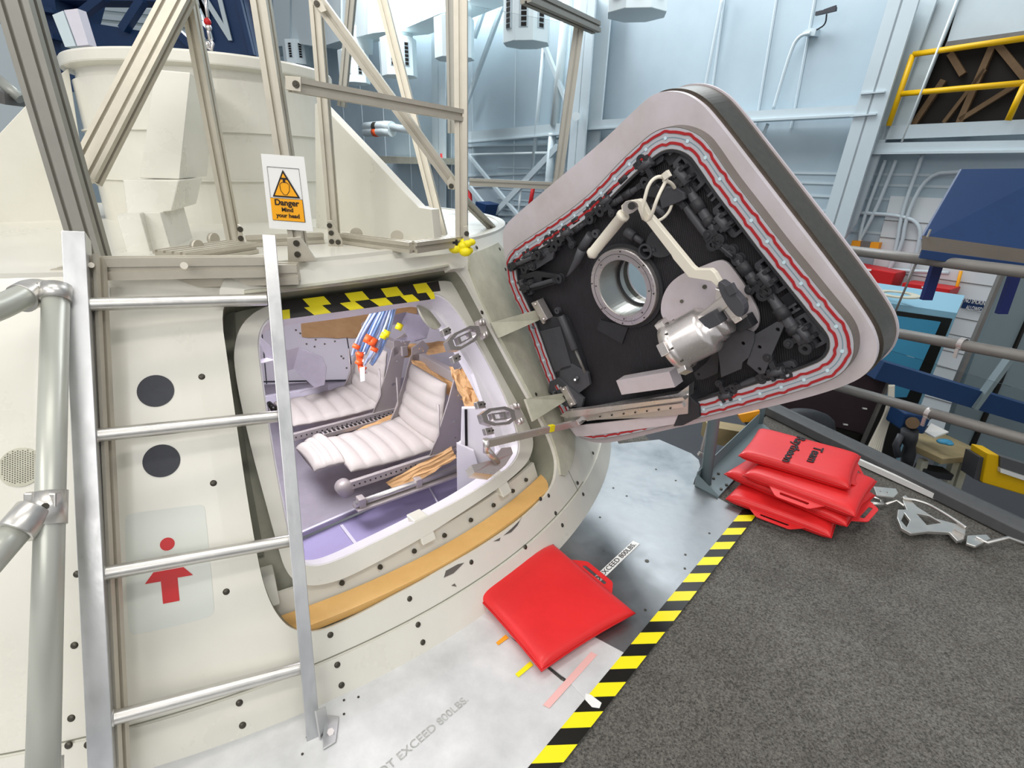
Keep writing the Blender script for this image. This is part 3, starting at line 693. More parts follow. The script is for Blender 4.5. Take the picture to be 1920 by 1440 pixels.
# --- connecting rods with forked ends
def rod(x0, y0, x1, y1, r=.0085, h=.030, sleeve=True):
    r *= 1.3
    p, q = hp(x0, y0, h), hp(x1, y1, h); d = (q - p).normalized(); L = (q - p).length
    o = build('link_rod', MB().tube([p + d * .014, p + d * .03, p + d * .05, q - d * .05, q - d * .03, q - d * .014], [r * .7, r * .85, r, r, r * .85, r * .7], 12), 'black2', hatch)
    for e, dd in ((p, d), (q, -d)):
        build('fork_end', MB().lathe(e - HZ * .010, HZ, [(.006, 0), (.0155, 0), (.0155, .006), (.006, .006)], 16, closed=True).lathe(e + HZ * .004, HZ, [(.006, 0), (.0155, 0), (.0155, .006), (.006, .006)], 16, closed=True).bar(e + dd * .010, e + dd * .028, .016, .020, HZ), 'black', o, bevel=.001)
    if sleeve: build('sleeve_nut', MB().cyl(p + d * L * .30, p + d * (L * .30 + .03), r * 1.35, n=6).cyl(p + d * L * .62, p + d * (L * .62 + .02), r * 1.25, n=6), 'black', o)
for a in [(1206, 300, 1118, 385), (1212, 342, 1128, 396), (1110, 392, 1040, 440), (1108, 410, 1050, 452), (1030, 448, 970, 492), (1042, 462, 985, 505)]: rod(*a, r=.0068, h=.028)
for a in [(1284, 345, 1350, 448, .0095), (1274, 372, 1338, 458, .0085), (1372, 470, 1432, 552, .0095), (1438, 545, 1512, 652, .0105), (1348, 455, 1385, 486, .008)]: rod(*a[:4], r=a[4], h=.036, sleeve=a[4] > .009)
for a in [(1440, 702, 1376, 728), (1368, 732, 1300, 758), (1478, 700, 1430, 708)]: rod(*a, r=.0075, h=.026, sleeve=False)
# --- left side: actuator boxes, damper, corner levers
o = build('latch_housing', hprism([hl([(988, 612), (1000, 600), (1052, 592), (1064, 606), (1098, 700), (1092, 716), (1040, 724), (1026, 712)], .030, 1)], .030, .004), 'black', hatch, bevel=.004, seg=3)
build('cover_plate', hprism([hl([(1008, 622), (1050, 612), (1072, 690), (1036, 700)], .034)], .034, .029), 'black2', o, bevel=.002)
build('pin', MB().cyl(hp(1000, 614, .03), hp(1000, 614, .042), .006, n=10).cyl(hp(1082, 708, .03), hp(1082, 708, .042), .006, n=10), 'black2', o)
o = build('damper', MB().tube([hp(1052, 592, .030), hp(1078, 655, .030)], .0135, 14), 'black2', hatch, bevel=.001)
build('damper_eye', MB().lathe(hp(1048, 581, .024), HZ, [(.004, 0), (.011, 0), (.011, .012), (.004, .012)], 16, closed=True), 'black2', o)
build('damper_rod', MB().tube([hp(1078, 655, .030), hp(1098, 700, .030)], .005, 10), 'rail', o)
o = build('bell_crank', hprism([hl([(1050, 690), (1072, 682), (1102, 700), (1106, 722), (1082, 740), (1046, 730)], .034)], .034, .022), 'black2', hatch, bevel=.002)
build('crank_pin', MB().cyl(hp(1078, 712, .03), hp(1078, 712, .046), .009, n=14), 'black', o); build('crank_screw', MB().cyl(hp(1078, 712, .045), hp(1078, 712, .049), .004, n=8), 'steel', o)
o = build('lever_plate', hprism([hl([(1030, 716), (1046, 708), (1094, 748), (1090, 764), (1058, 762), (1028, 736)], .040), hl([(1038, 724), (1046, 720), (1052, 730), (1042, 732)], .040)], .040, .028), 'black2', hatch, bevel=.001)
o = build('lever_plate', hprism([hl([(958, 478), (1006, 460), (1040, 468), (1036, 486), (1000, 508), (966, 502)], .034), hl([(978, 486), (1004, 476), (1008, 486), (982, 496)], .034)], .034, .024), 'black2', hatch, bevel=.001)
o = build('lever_plate', hprism([hl([(960, 520), (1004, 508), (1052, 516), (1050, 530), (1000, 545), (968, 548)], .030), hl([(980, 526), (1000, 520), (1004, 530), (984, 534)], .030), hl([(1016, 520), (1036, 522), (1030, 528), (1014, 530)], .030)], .030, .020), 'black', hatch, bevel=.001)
rod(960, 500, 1010, 478, .006, .045, False); rod(985, 540, 1050, 522, .006, .04, False)
# spray-nozzle shaped actuator
o = build('tapered_actuator', MB().tube([hp(1108, 440, .034), hp(1090, 468, .034)], .014, 14), 'black2', hatch)
build('actuator_cone', MB().tube([hp(1092, 466, .034), hp(1082, 490, .034), hp(1068, 512, .034), hp(1063, 518, .034)], [.0155, .0135, .006, .003], 14), 'black2', o)
build('actuator_eye', MB().lathe(hp(1120, 437, .028), HZ, [(.0045, 0), (.0125, 0), (.0125, .012), (.0045, .012)], 18, closed=True), 'black2', o)
# --- valve above the window
o = build('valve', MB().lathe(hp(1218, 468, .01), HZ, [(.0165, 0), (.0225, 0), (.0225, .024), (.0165, .024)], 28, closed=True), 'black2', hatch, bevel=.001)
build('valve_vane', MB().box(hp(1218, 468, .026), HD * .017 - HA * .008, HA * .004 + HD * .001, HZ * .005), 'black2', o)
build('valve_stem', MB().tube([hp(1206, 455, .022), hp(1184, 440, .022)], .0085, 12).cyl(hp(1190, 444, .022), hp(1174, 434, .022), .014, n=8), 'black2', o)
build('valve_flange', MB().cyl(hp(1240, 455, .004), hp(1240, 455, .012), .040, n=30), 'black', o)
# --- dark angled gusset plates
def holes(pts, r, h): return [circ_h(hp(x, y, h), r, 12) for x, y in pts]
build('gusset_plate', hprism([hl([(1352, 612), (1372, 608), (1414, 624), (1414, 640), (1404, 670), (1392, 680), (1390, 692), (1352, 708), (1345, 650)], .048)] + holes([(1358, 637), (1393, 644)], .005, .048), .048, .043), 'black2', hatch, bevel=.001)
build('gusset_plate', hprism([hl([(1410, 630), (1455, 604), (1467, 600), (1470, 612), (1446, 668), (1434, 700), (1424, 702), (1400, 682), (1408, 650)], .044)] + holes([(1424, 651), (1458, 618), (1424, 692)], .005, .044), .044, .039), 'black2', hatch, bevel=.001)
build('gusset_plate', hprism([hl([(1350, 640), (1346, 700), (1318, 712), (1306, 712), (1300, 700), (1326, 678)], .030)] + holes([(1310, 702)], .004, .030), .030, .025), 'black', hatch, bevel=.001)
# --- round handle mount, gearbox drum and long handle
mp = hl([(1250, 605), (1238, 590), (1240, 560), (1254, 532), (1280, 512), (1310, 502), (1346, 487), (1362, 490), (1376, 506), (1400, 540), (1420, 580), (1424, 600), (1418, 622), (1380, 640), (1320, 640), (1270, 630)], .022, 2)
gm = build('handle_mount', hprism([mp], .022, .014), 'hplate', hatch, bevel=.001, label='round bare metal mounting plate')
build('screw', MB().cyl(hp(1321, 538, .022), hp(1321, 538, .026), .006, n=10), 'screw', gm); build('screw', MB().cyl(hp(1398, 562, .022), hp(1398, 562, .026), .006, n=10), 'screw', gm); build('screw', MB().cyl(hp(1278, 565, .022), hp(1278, 565, .026), .005, n=10), 'screw', gm)
p, q = hp(1262, 652, .125), hp(1350, 604, .095); ax = (q - p); Lg = ax.length
gb = build('gearbox_drum', MB().lathe(p, ax, [(0, .0), (.062, .0), (.070, .004), (.070, .026), (.067, .030), (.064, .036), (.064, Lg * .74), (.058, Lg * .80), (.045, Lg * .86), (.045, Lg), (0, Lg)], 40), 'steel', hatch, label='polished metal gearbox drum')
x_, y_, z_ = frame(ax)
for k in range(5):
    a = 2 * PI * k / 5 + .5; dv = x_ * math.cos(a) + y_ * math.sin(a); tv = z_.cross(dv)
    build('flange_lug', MB().box(p + z_ * .013 + dv * .069, tv * .017, dv * .012, z_ * .013), 'steel', gb, bevel=.002)
for k in range(10):
    a = 2 * PI * k / 10; dv = x_ * math.cos(a) + y_ * math.sin(a)
    if k < 10: build('flange_screw', MB().cyl(p + z_ * .024 + dv * .067, p + z_ * .034 + dv * .067, .003, n=8), 'screw', gb)
build('drum_neck', MB().lathe(p + ax, ax, [(.038, 0), (.038, .02), (.0, .02)], 30), 'steel', gb)
build('drive_block', MB().bar(hp(1316, 600, .10), hp(1372, 556, .10), .030, .050, HZ), 'steel', hatch, bevel=.003)
o = build('locking_dog', MB().bar(hp(1322, 606, .125), hp(1352, 590, .125), .036, .034, HZ), 'black2', hatch, bevel=.002)
build('dog_point', MB().tube([hp(1318, 602, .125), hp(1300, 608, .125), hp(1290, 611, .125)], [.009, .007, .001], 8), 'black2', o)
o = build('grip_pad', hprism([hl([(1344, 528), (1356, 530), (1386, 558), (1396, 576), (1394, 592), (1382, 596), (1364, 576), (1350, 552)], .150, 1)], .150, .125), 'black2', hatch, bevel=.002)
build('pad_tooth', MB().box(hp(1372, 542, .152), HD * .010, HA * .012, HZ * .006), 'black2', o, bevel=.001)
build('retaining_band', hprism([hl([(1340, 540), (1352, 545), (1384, 590), (1392, 600), (1378, 608), (1340, 560)], .12)], .12, .09), 'steel', hatch, bevel=.002)
build('side_block', MB().box(hp(1398, 604, .045), HD * .020, HA * .016, HZ * .018), 'black', hatch, bevel=.002); 
ha = hl([(1196, 374), (1204, 378), (1215, 400), (1222, 407), (1298, 500), (1304, 505), (1332, 505), (1340, 512), (1350, 530), (1344, 538), (1332, 527), (1290, 520), (1284, 512), (1262, 486), (1258, 478), (1212, 418), (1203, 412), (1200, 404), (1192, 384), (1180, 386), (1178, 400), (1166, 398), (1164, 386), (1172, 378)], .135)
arm = build('crank_handle', hprism([ha], .135, .118), 'natural', hatch, bevel=.002, label='long bent pale metal crank handle')
g0, g1 = hp(1170, 402, .125), hp(1108, 478, .125); gd = (g1 - g0).normalized(); gl = (g1 - g0).length
build('grip', MB().lathe(g0, gd, [(0, 0), (.0165, 0), (.0175, .003), (.0175, .010), (.0150, .012), (.0150, gl - .014), (.0165, gl - .012), (.0165, gl - .004), (.010, gl), (.008, gl + .006), (0, gl + .006)], 24), 'natural', arm, label='white cylindrical grip')
build('knob', MB().cyl(hp(1184, 386, .132), hp(1184, 386, .150), .0095, n=9), 'ytape_k', arm)
build('knob_plate', hprism([hl([(1166, 384), (1176, 376), (1194, 378), (1198, 390), (1182, 402), (1170, 400)], .136, 1)], .136, .13), 'steel', arm)
# nylon loops tied round the handle
tie = build('cable_tie', MB().tube(smooth_open([hp(1250, 334, .10), hp(1232, 330, .12), (hp(1216, 345, .14)), hp(1208, 375, .15), hp(1203, 402, .15), hp(1212, 416, .13), hp(1222, 404, .14), hp(1232, 372, .14), hp(1250, 336, .10)], 2), .0045, 8), 'natural', hatch, label='white nylon cable tie loop')
build('cable_tie', MB().tube(smooth_open([hp(1244, 338, .10), hp(1258, 342, .08), hp(1265, 352, .06)], 2), .0045, 8), 'natural', hatch)
build('cable_tie', MB().tube(smooth_open([hp(1262, 370, .05), hp(1258, 392, .05), hp(1246, 408, .06), hp(1230, 416, .08)], 2), .004, 8), 'natural', hatch)
build('tie_head', MB().box(hp(1250, 328, .11), HD * .008, HA * .008, HZ * .006), 'natural', tie)
build('cam_block', hprism([hl([(1236, 372), (1248, 350), (1262, 350), (1282, 362), (1284, 374), (1262, 384), (1240, 392)], .055)], .055, .01), 'black2', hatch, bevel=.003)
build('cam_lever', hprism([hl([(1205, 345), (1220, 335), (1238, 352), (1230, 372), (1210, 368)], .04)], .04, .01), 'black', hatch, bevel=.003)
build('lock_pawl', MB().tube([hp(1224, 385, .04), hp(1240, 396, .04), hp(1252, 410, .03)], [.008, .010, .006], 8), 'black2', hatch)
# --- bare metal box and channel at the bottom
build('cover_box', MB().bar(hp(1168, 722, .055), hp(1268, 706, .055), .05, .045, HZ), 'hplate', hatch, bevel=.001, label='plain metal box')
ch = build('metal_channel', hprism([hl([(1056, 776), (1270, 738), (1292, 722), (1290, 776), (1240, 782), (1058, 790)], .05)], .05, .02), 'alu', hatch, bevel=.001)
build('slide_rail', hprism([hl([(1095, 778), (1278, 756), (1282, 764), (1100, 790)], .058)], .058, .05), 'steel', ch, bevel=.0008)
build('channel_lip', hprism([hl([(1050, 780), (1060, 772), (1280, 745), (1284, 750), (1062, 784)], .075)], .075, .05), 'steel', ch)
b = MB()
for i in range(7): c = hp(1125 + i * 22, 781 - i * 2.6, .059); b.cyl(c, c + HZ * .002, .003, n=8)
build('screw', b, 'screw', ch, kind='stuff')
build('lower_plate', hprism([hl([(1066, 800), (1272, 776), (1282, 784), (1262, 796), (1160, 810), (1100, 818), (1080, 818)], .040)], .040, .034), 'hplate', hatch)
build('corner_block', hprism([hl([(1290, 740), (1310, 760), (1312, 782), (1280, 798), (1262, 800), (1272, 776)], .045)], .045, .0), 'black', hatch, bevel=.002)
# --- hinges
def hinge(pts_arm, hx, hy, inner, sgn):
    hg = hatch
    # arm wedge: from the frame block to the hatch block
    w0, w1, n1, n0 = pts_arm
    dA = dp(*w0, 0); 
    A = cpx(*w0, .02); B_ = cpx(*n0, .02); Cc, Dd = hp(*w1, .03), hp(*n1, .03)
    nrm_ = (Cc - A).cross(B_ - A).normalized()
    if nrm_.dot(FW) > 0: nrm_ = -nrm_
    hg = build('hinge', MB().prism([[A, Cc, Dd, B_]], -nrm_ * .012), 'cream_d', hatch, bevel=.001, label='cream gooseneck hinge with bright steel blocks')
    # hatch-side block
    c = hp(hx, hy, .034); u = HA; 
    build('hinge_block', MB().box(c + HD * .012, HD * .016, HA * .038, HZ * .016), 'steel', hg, bevel=.002)
    for k in (-.030, .0, .030): build('hinge_barrel', MB().cyl(c - HD * .012 + HA * (k - .013), c - HD * .012 + HA * (k + .013), .0085, n=16), 'steel', hg)
    build('hinge_bolt', MB().cyl(c + HD * .012 + HA * .03, c + HD * .012 + HA * .03 + HZ * .022, .004, n=8), 'steel', hg); build('hinge_bolt', MB().cyl(c + HD * .012 - HA * .03, c + HD * .012 - HA * .03 + HZ * .022, .004, n=8), 'steel', hg)
    # frame-side toggle: open rounded frame in bright metal
    lp = [cpx(x, y, .005) for x, y in inner]; nn = (lp[2] - lp[0]).cross(lp[1] - lp[0]).normalized()
    if nn.dot(FW) > 0: nn = -nn
    c = sum(lp, V((0, 0, 0))) / 4; outer_ = smooth_loop(lp, 1)
    inn = [c + (p - c) * .70 for p in lp]
    tg = build('toggle_frame', MB().prism([outer_, smooth_loop(inn, 1)], -nn * .022), 'steel', hg, bevel=.002)
    build('toggle_slide', MB().prism([[c + (p - c) * .42 for p in lp], [c + (p - c) * .26 for p in lp]], -nn * .018), 'steel', hg)
    e1 = (lp[1] - lp[0]).normalized(); e2 = (lp[3] - lp[0]).normalized()
    for k, pnt in enumerate((lp[1], lp[2])):
        for j in (0, 1):
            cc = pnt + e1 * (.014 + .014 * j) + (c - pnt).dot(e2) * e2 * (.1 + .1 * j)
            build('knuckle', MB().cyl(cc - e2 * .009, cc + e2 * .009, .0075, n=14), 'steel', hg)
    for pnt, s2 in ((lp[0], -1), (lp[3], 1)):
        cc = pnt + e1 * .018 + e2 * s2 * .016
        o = build('clamp_block', MB().box(cc - nn * .012, e1 * .018, e2 * .012, nn * .008), 'steel', hg, bevel=.002)
        for j in (-1, 1): build('clamp_screw', MB().cyl(cc + e1 * .009 * j, cc + e1 * .009 * j + nn * .004, .0035, n=8), 'screw', hg)
    build('knuckle_plate', MB().box(c + (lp[1] - lp[0]) * .62 - nn * .01, e1 * .018, e2 * .034, nn * .007), 'seatm', hg, bevel=.002)
hinge([(920, 605), (1010, 580), (1012, 600), (935, 634)], 1014, 584, [(836, 632), (896, 604), (904, 632), (848, 665)], 'upper')
hinge([(985, 748), (1062, 736), (1064, 750), (1000, 790)], 1066, 742, [(900, 768), (962, 760), (970, 794), (910, 800)], 'lower')
# --- folding stay bar with yellow mark
bar = thing('hatch_stay_bar', 'flat metal stay bar with yellow mark between hatchway and hatch bottom', 'stay bar', cpx(930, 830))
p0, p1 = cpx(912, 832, .03), hp(1086, 792, .05); b = MB().bar(p0, p1, .012, .026, V((0, 0, 1)))
build('bar', b, 'steel', bar, bevel=.002)
pm = p0.lerp(p1, .66); d = (p1 - p0).normalized(); x_, y_, z_ = frame(d)
build('yellow_mark', MB().box(pm + y_ * .0125, d * .012, x_ * .0066, y_ * .0016).box(pm + y_ * .002, d * .012, x_ * .0068, y_ * .011), 'yellow', bar)
build('pivot_block', MB().box(hp(1084, 790, .05), HD * .02, HA * .012, HZ * .02), 'steel', bar, bevel=.003)
build('end_knuckle', MB().cyl(p0 - V((0, 0, .03)), p0 + V((0, 0, .016)), .011, n=16), 'steel', bar)
build('support_foot', MB().prism([[cpx(x, y, -.03) for x, y in [(884, 872), (900, 868), (925, 862), (940, 840), (958, 838), (962, 850), (948, 872), (925, 890), (890, 886)]]], V((-.02, -.0, -.02))), 'steel', bar, bevel=.003)
build('foot_post', MB().cyl(p0 - V((0, 0, .02)), cpx(932, 866, -.03), .012, n=16), 'steel', bar)

# ================================================================== CABIN INSIDE
CZ = -.12
cab = thing('cabin_interior', 'white and violet panelled cabin lining seen through the open hatchway', 'cabin', (-1.2, 2.6, CZ))
def zq(pts, z): return [zp(x, y, z) for x, y in pts]
se = zp(545, 1008, CZ), zp(700, 945, CZ), zp(880, 862, CZ)
edge_d = (se[2] - se[0]).normalized(); en = V((edge_d.y, -edge_d.x, 0))     # towards the camera
e0, e1 = se[0] - edge_d * .9, se[2] + edge_d * .5
b = MB().prism([[e0, e1, e1 - en * 2.2, e0 - en * 2.2]], (0, 0, -.02)); build('floor_plate', b, 'silver', cab, label='worn silver floor plate')
b = MB().prism([[e0 - V((0, 0, .03)), e1 - V((0, 0, .03)), e1 + en * .8 - V((0, 0, .03)), e0 + en * .8 - V((0, 0, .03))]], (0, 0, -.02)); build('lower_panel', b, 'purple', cab, label='violet tinted lower panel')
b = MB()
b.bar(e0 + V((0, 0, .002)), e1 + V((0, 0, .002)), .012, .006)
q = [zp(640, 985, CZ - .028), zp(690, 1050, CZ - .028)]; b.bar(q[0], q[1], .012, .006); b.bar(zp(800, 905, CZ), zp(830, 960, CZ), .006, .004)
build('edge_strip', b, 'lilac', cab, kind='stuff')
# far bulkhead
f0, f1 = zp(470, 722, CZ), zp(700, 711, CZ); fd = (f1 - f0).normalized(); f0 -= fd * .6; f1 += fd * .7
fn = V((fd.y, -fd.x, 0)); fup = (V((0, 0, 1)) - fn * .35).normalized()
b = MB().prism([[f0, f1, f1 + fup * 1.05, f0 + fup * 1.05]], -fn * .02); build('bulkhead', b, 'white', cab)
def fp(x, y, off=0.0): return pp(x, y, f0 + fn * off, fn.cross(fd).cross(fd).normalized() if False else fd.cross(fup).normalized())
b = MB()
b.bar(fp(645, 600, .004), fp(664, 716, .004), .006, .004); b.bar(fp(490, 610, .004), fp(500, 720, .004), .006, .004); b.bar(fp(480, 716, .006), fp(690, 712, .006), .008, .006)
build('panel_joint', b, 'dotgrey', cab, kind='stuff')
b = MB()
for x, y in [(555, 619), (575, 645), (590, 650), (592, 637), (609, 645), (628, 640), (563, 625), (644, 672), (650, 690), (578, 716), (636, 716), (640, 668)]:
    c = fp(x, y, .0); nn = fd.cross(fup).normalized(); b.cyl(c - nn * .004, c + nn * .004, .0065, n=8)
build('screw', b, 'screw', cab, kind='stuff')
# ceiling and curved right-hand lining
b = on_cone(MB(), [sector(-66, 40, .02, .93)], -.22, -.21) if False else MB()
rr = lambda a_, z, o=-.16: cone_pt(math.radians(a_), z, o)
vs = []; NA = 14
for i in range(NA + 1):
    a_ = -29 + 75 * i / NA; vs += [rr(a_, -.1), rr(a_, .93)]
b.add(vs, [(2 * i, 2 * i + 2, 2 * i + 3, 2 * i + 1) for i in range(NA)], True)
build('side_lining', b, 'white', cab)
b = MB(); vs = []
for i in range(NA + 1):
    a_ = -62 - 75 * i / NA; vs += [rr(a_, -.1), rr(a_, .93)]
b.add(vs, [(2 * i, 2 * i + 2, 2 * i + 3, 2 * i + 1) for i in range(NA)], True)
build('side_lining', b, 'white', cab)
b = MB().prism([arc(0, 357, 1.25, .90, 40)], (0, 0, .015)); build('cabin_ceiling', b, 'white', cab)
lp = build('cabin_lamp', MB().box((-1.0, 2.15, .885), (.32, 0, 0), (0, .06, 0), (0, 0, .012)), mat('cabin_lamp_glow', 'F2ECFF', .5, emit=3), cab, label='white strip lamp under the cabin ceiling')
area_light('cabin_light', (-.95, 2.0, .86), (-.75, 2.2, -.1), .7, .5, 19, (.96, .93, 1))
# white stepped panel on the right, with the slot
b = MB(); 
wq = zp(852, 985, CZ - .02); wn_ = (wq - C0); wn_.z = 0; wn_.normalize()
def vq(x, y, k=0.0): return pp(x, y, wq + wn_ * k, (wn_ + V((.35, 0, 0))).normalized())
build('white_panel', MB().prism([[vq(x, y, .0) for x, y in [(866, 766), (905, 765), (930, 790), (985, 880), (960, 930), (860, 985), (856, 835), (864, 830)]]], wn_ * .02), 'white', cab, bevel=.002)
build('panel_slot', MB().prism([[vq(x, y, -.004) for x, y in [(871, 768), (876, 768), (877, 836), (872, 836)]]], wn_ * .01), 'ytape_k', cab)
build('riser_panel', MB().prism([[vq(x, y, -.03) for x, y in [(856, 832), (888, 846), (905, 900), (905, 935), (858, 985)]]], wn_ * .015), 'white', cab)
# brown paper pads
def sheet(name, pts, k, m_='paper', n_=8, lab=None):
    build(name, MB().prism([[yp(x, y, k) for x, y in pts]], (0, .008, 0)), m_, cab, label=lab)
def crumple(name, quad, Y, amp=.012, N=10, lab='crumpled brown paper'):
    q = [yp(x, y, Yk) for (x, y), Yk in zip(quad, Y if isinstance(Y, (list, tuple)) else [Y] * 4)]; vs = []; rnd = random.Random(len(name) + int(quad[0][0]))
    for i in range(N + 1):
        for j in range(N + 1):
            u_, v_ = i / N, j / N; p = q[0].lerp(q[1], u_).lerp(q[3].lerp(q[2], u_), v_); vs.append(p + V((rnd.uniform(-.3, .3), rnd.uniform(-1, 1), rnd.uniform(-.5, .5))) * amp)
    fs = [(i * (N + 1) + j, (i + 1) * (N + 1) + j, (i + 1) * (N + 1) + j + 1, i * (N + 1) + j + 1) for i in range(N) for j in range(N)]
    build(name, MB().add(vs, fs), 'paper', cab, label=lab)
fy = lambda x, y, o=.02: fp(x, y, o).y
def crumple_f(quad, amp=.006, N=8, off=.03):
    Y = [fp(x, y, off).y for x, y in quad]; crumple('paper_sheet', quad, Y, amp, N, 'brown kraft paper sheet')
crumple_f([(562, 588), (700, 574), (672, 634), (566, 633)], off=.02)
crumple_f([(700, 572), (780, 560), (782, 602), (690, 612)], .012, 8, .04)
crumple_f([(664, 650), (684, 668), (682, 706), (668, 704)], .004, 5, .03)
crumple('paper_sheet', [(770, 672), (850, 690), (905, 765), (785, 720)], [2.5, 2.45, 2.1, 2.35], .012, 10)
crumple('paper_sheet', [(842, 690), (880, 688), (912, 740), (876, 772)], [2.1, 2.1, 1.95, 1.95], .012, 10)
crumple('paper_sheet', [(730, 645), (835, 640), (838, 660), (745, 672)], [2.75, 2.7, 2.6, 2.65], .01, 8)
crumple('paper_sheet', [(722, 905), (846, 838), (856, 858), (745, 925)], [1.95, 2.1, 2.08, 1.93], .006, 8)
crumple('paper_sheet', [(650, 815), (752, 768), (752, 790), (655, 815)], [2.33, 2.5, 2.45, 2.3], .006, 6)

# ---- reclined crew seats
def seat_frame(BR, BF, FN, z):
    p = zp(*BR, z); f_ = (zp(*FN, z) - p).normalized(); s_ = V((f_.y, -f_.x, 0))
    if (zp(*BF, z) - p).dot(s_) < 0: s_ = -s_
    return p, f_, s_
def quilt(o_, ex, ey, ez, L, Wd, T, ribs, curve=None, taper=0):
    "padded slab: length L along ex with cross ribs, width Wd along ey, thickness T along ez"
    N, Mm = ribs * 6, 8; vs = []
    for i in range(N + 1):
        u_ = i / N; ph = (u_ * ribs) % 1; bulge = T * (.55 + .45 * math.sin(PI * ph)**.5) if 0 < i < N else T * .4
        for j in range(Mm + 1):
            v_ = j / Mm; ed = 1 - (abs(2 * v_ - 1))**6 * .6; wv = Wd * (1 - taper * u_); c = curve(u_) if curve else 0
            vs.append(o_ + ex * (L * u_ - .012 * math.sin(PI * v_)) + ey * (Wd / 2 + (v_ - .5) * wv) + ez * (bulge * ed + c))
    n0 = len(vs)
    for i in range(N + 1):
        for j in range(Mm + 1):
            u_ = i / N; v_ = j / Mm; wv = Wd * (1 - taper * u_); c = curve(u_) if curve else 0
            vs.append(o_ + ex * (L * u_) + ey * (Wd / 2 + (v_ - .5) * wv) + ez * c)
    fs = []; K1 = Mm + 1
    for i in range(N):
        for j in range(Mm):
            a = i * K1 + j; fs += [(a, a + 1, a + K1 + 1, a + K1), (n0 + a, n0 + a + K1, n0 + a + K1 + 1, n0 + a + 1)]
    for i in range(N):
        for j in (0, Mm): a = i * K1 + j; fs.append((a, a + K1, n0 + a + K1, n0 + a))
    for j in range(Mm):
        for i in (0, N): a = i * K1 + j; fs.append((a, a + 1, n0 + a + 1, n0 + a))
    return MB().add(vs, fs, True)
def make_seat(name, label, P0, f_, s_, Lp, Wd, Hb, full):
    t = thing(name, label, 'seat', (P0.x, P0.y, CZ), 'crew seats inside the cabin')
    Z = V((0, 0, 1)); bk = (Z * .93 - f_ * .18).normalized(); bn = bk.cross(s_).normalized()
    if bn.dot(f_) < 0: bn = -bn
    build('seat_pan', quilt(P0 - Z * .01, f_, s_, Z, Lp, Wd, .028, 6, lambda u_: -.01 * math.sin(PI * u_), .12), 'seat', t)
    build('backrest', quilt(P0 + f_ * .01, bk, s_, bn, Hb, Wd, .026, 4, lambda u_: .02 * (1 - u_)**2, .16), 'seat', t)
    # side wings with holes
    for k, c in ((0, P0 - s_ * .012), (1, P0 + s_ * (Wd + .004))):
        P = lambda a, h: c - f_ * a + Z * h
        wing = [P(-.075, -.03), P(-.02, -.03), P(.07, -.02), P(.085, .12), P(.11, .22), P(.13, .28), P(.10, .31), P(.05, .29), P(.02, .2), P(-.02, .1)]
        hl_ = [[P(.045 + .013 * math.cos(q), .10 + .008 * math.sin(q)) for q in [2 * PI * i / 8 for i in range(8)]], [P(.07 + .006 * math.cos(q), .22 + .006 * math.sin(q)) for q in [2 * PI * i / 6 for i in range(6)]], [P(.09 + .006 * math.cos(q), .27 + .006 * math.sin(q)) for q in [2 * PI * i / 6 for i in range(6)]], [P(.05 + .004 * math.cos(q), .02 + .004 * math.sin(q)) for q in [2 * PI * i / 6 for i in range(6)]]]
        build('side_wing', MB().prism([wing] + hl_, s_ * .008), 'seatm', t, bevel=.001)
        build('trim_tube', MB().tube([P(-.080, -.028), P(-.055, .02), P(-.03, .06), P(-.028, .20)], .004, 8), 'seatm', t)
        build('top_flange', MB().prism([[P(.055, .25), P(.13, .28), P(.155, .32), P(.12, .36), P(.06, .33)]] + [[P(x_ + .005 * math.cos(q), y_ + .005 * math.sin(q)) for q in [2 * PI * i / 6 for i in range(6)]] for x_, y_ in ((.10, .32), (.115, .32), (.10, .30), (.12, .305))], s_ * .006), 'seatm', t, bevel=.001)
    build('cross_beam', MB().bar(P0 - f_ * .11 + Z * .27 - s_ * .03, P0 - f_ * .11 + Z * .27 + s_ * (Wd + .05), .03, .05, Z), 'seatm', t, bevel=.002)
    # rails under the pan
    for k in (-.012, Wd + .01):
        a, c = P0 + s_ * k - f_ * .06 - Z * .045, P0 + s_ * k + f_ * (Lp + .02) - Z * .045
        build('side_rail', MB().bar(a, c, .02, .035), 'seatm', t, bevel=.002)
        bb = MB(); fr = 22
        for i in range(fr): q = a.lerp(c, (i + .5) / fr); bb.cyl(q + s_ * -.0125, q + s_ * .0125, .0035, n=6)
        build('rail_hole', bb, 'ytape_k', t, kind='stuff')
    if full:
        build('leg_pad', quilt(P0 + f_ * (Lp - .01) - Z * .008 + s_ * .10, f_, s_, Z, .12, Wd - .06, .03, 3, lambda u_: -.02 * u_ * u_, .25), 'seat', t, label='rounded end pad')
        a = P0 + f_ * (Lp + .04) - s_ * .02 - Z * .06
        build('end_cap', MB().lathe(a, s_, [(0, 0), (.032, 0), (.032, .05), (0, .05)], 24), 'seatm', t)
        tb0, tb1 = P0 - s_ * .07 - f_ * .05 - Z * .10, P0 - s_ * .07 + f_ * (Lp + .03) - Z * .10
        build('slide_tube', MB().cyl(tb0, tb1, .014, n=16), 'alu_r', t)
        for q in (.0, .45, .95): build('tube_clamp', MB().box(tb0.lerp(tb1, q), f_ * .014, s_ * .02, Z * .024), 'seatm', t, bevel=.003)
        build('slide_track', MB().box((tb0 + tb1) / 2 - Z * .02, (tb1 - tb0) / 2, s_ * .03, Z * .004), 'seatm', t)
    return t
P1, f1_, s1_ = seat_frame((833, 832), (764, 775), (668, 884), .06)
make_seat('crew_seat', 'nearer reclined crew seat with white quilted pads and grey side plates', P1, f1_, s1_, .42, .38, .27, True)
P2 = zp(724, 757, .06)
make_seat('crew_seat', 'farther reclined crew seat with white quilted pads, behind the blue tubes', P2, f1_, s1_, .46, .38, .27, False)
